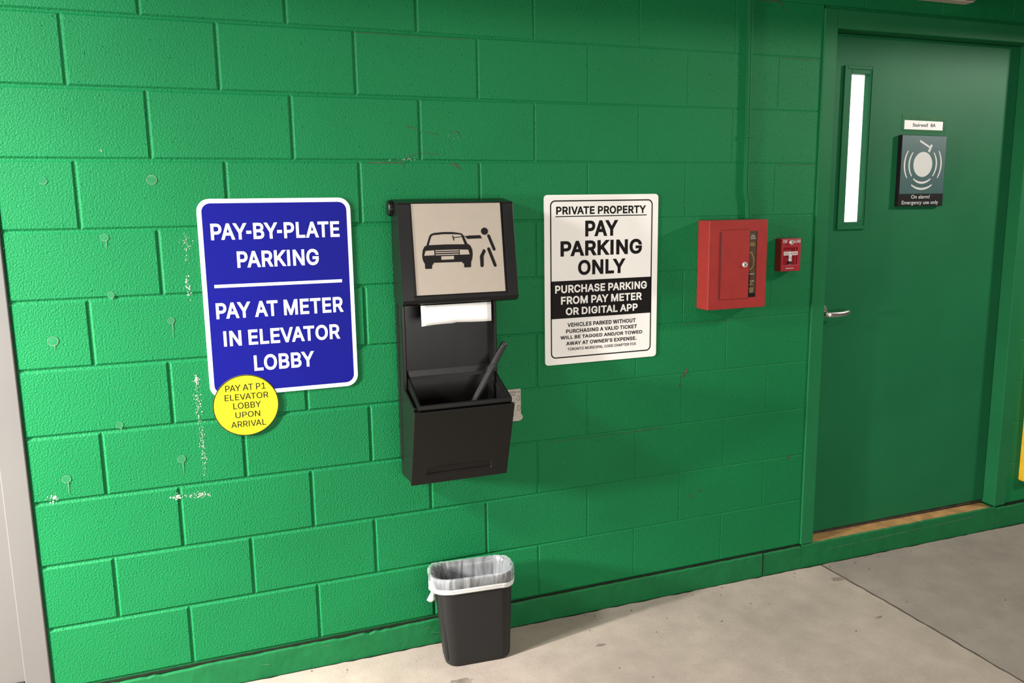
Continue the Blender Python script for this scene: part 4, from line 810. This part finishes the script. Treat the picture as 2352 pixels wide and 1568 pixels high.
def can(t, ins=0, g=0):                            # t 0 at the base, 1 at the rim
    cx, cy, hx, hy, r = prof_at(t, ins)
    return rr_ring(cx, cy, hx, hy, r, FB + t * (RZ - FB), 12, g)
p = MB()
bse = [(x * .94 + BX * .06, y * .94 + BY * .06, FB) for x, y, z in can(0)]
b1 = [(x * .985 + BX * .015, y * .985 + BY * .015, FB + .004) for x, y, z in can(0)]
b2 = [(x, y, FB + .014) for x, y, z in can(0.02)]
p.loft([bse, b1, b2] + [can(t, 0, .006) for t in (.06, .12, .3, .5, .7, .85, .93)] + [can(.94, -.003), can(1.0, -.0035), can(1.0, .001), can(.97, .003), can(.5, .003), can(.03, .003)], True, True, True)
obj('bin_body', p, M['bin'], tb, smooth=True)
# bag: lines the inside, folds over the rim, ends in a white drawstring band, knotted on the left
bg = thing('bin_bag', 'clear white plastic bag lining the black waste basket, folded over its rim', 'bag', (CX, CY, RZ))
NB = 120
def bag_ring(t, ins, dz, amp, ph):
    base = rr_ring(0, 0, 1, 1, .5, 0, NB // 4 - 1)
    cx, cy, hx, hy, r = prof_at(t, ins)
    ring = rr_ring(cx, cy, hx, hy, max(r, .03), 0, NB // 4 - 1); out = []
    for k, (x, y, _) in enumerate(ring):
        a = 2 * math.pi * k / len(ring)
        n = amp * (.5 * math.sin(11 * a + ph) + .35 * math.sin(23 * a + 2.1 * ph + 1) + .3 * math.sin(37 * a - ph) + .2 * math.sin(61 * a + 3 * ph))
        dx, dy = x - cx, y - cy; l = math.hypot(dx, dy); xx = x + dx / l * n; yy = min(y + dy / l * n, -.0085)
        left = max(0, -(x - cx) / hx) ** 3; front = max(0, -(y - cy) / hy)
        zz = FB + t * (RZ - FB) + dz + n * .6 + .006 * left * (1 if dz > -.02 else .4) + .003 * math.sin(3 * a + .6) * (1 if dz > -.02 else .3)
        out.append((xx - .007 * left * (1 if ins < 0 else .3), yy, zz))
    return out
p = MB()
prof = [(.10, .012, 0, .002, .3), (.35, .012, 0, .004, .5), (.6, .012, 0, .005, .8), (.8, .011, 0, .005, 1.1), (.92, .008, 0, .003, 1.3), (1.0, .003, .002, .0025, 1.5), (1.0, -.002, .0065, .0020, 1.6), (1.0, -.0065, .004, .0015, 1.7),
        (.985, -.0075, -.001, .0022, 1.9), (.955, -.0075, -.002, .0028, 2.2), (.925, -.007, -.002, .0022, 2.5), (.905, -.0062, -.002, .0012, 2.7)]
p.loft([bag_ring(*a) for a in prof], True, True, False)
obj('bag_film', p, M['film'], bg, smooth=True)
p = MB()
p.loft([bag_ring(*a) for a in ((.908, -.0064, -.002, .0010, 2.7), (.900, -.0084, -.002, .0008, 2.8), (.886, -.0080, -.002, .0008, 2.9), (.880, -.0072, -.002, .0006, 2.9), (.872, -.0082, -.002, .0006, 3.0), (.858, -.0074, -.002, .0004, 3.0), (.852, -.0056, -.002, .0004, 3.0))], True)
obj('drawstring_band', p, M['band'], bg, smooth=True)
p = MB()
kx, ky, kz = .972, -.150, .190
rk = random.Random(2)
rings = []
for j in range(9):
    t = j / 8; r = .013 * math.sin(math.pi * (t * .86 + .1)) + .002
    rings.append([(kx - .008 + .012 * (t - .5) + r * (1 + .25 * math.sin(5 * k / 18 * 6.28 + j)) * math.cos(6.283 * k / 18) * .75, ky + r * (1 + .2 * math.sin(3 * k / 18 * 6.28 - j)) * math.sin(6.283 * k / 18), kz + .022 - .05 * t + .002 * math.sin(k)) for k in range(18)])
p.loft(rings, True, True, True)
tail = []
for j in range(6):
    t = j / 5; wd = .005 + .009 * t
    tail.append([(kx - .008 - .006 * t + wd * math.cos(6.283 * k / 12), ky + .004 + .4 * wd * math.sin(6.283 * k / 12), kz - .020 - .030 * t + .004 * math.cos(12.5 * k / 12) * t) for k in range(12)])
p.loft(tail, True, True, True)
obj('bag_knot', p, M['band'], bg, smooth=True)

for o in (tb, bg): o.rotation_euler = (0, 0, math.radians(-3.5))
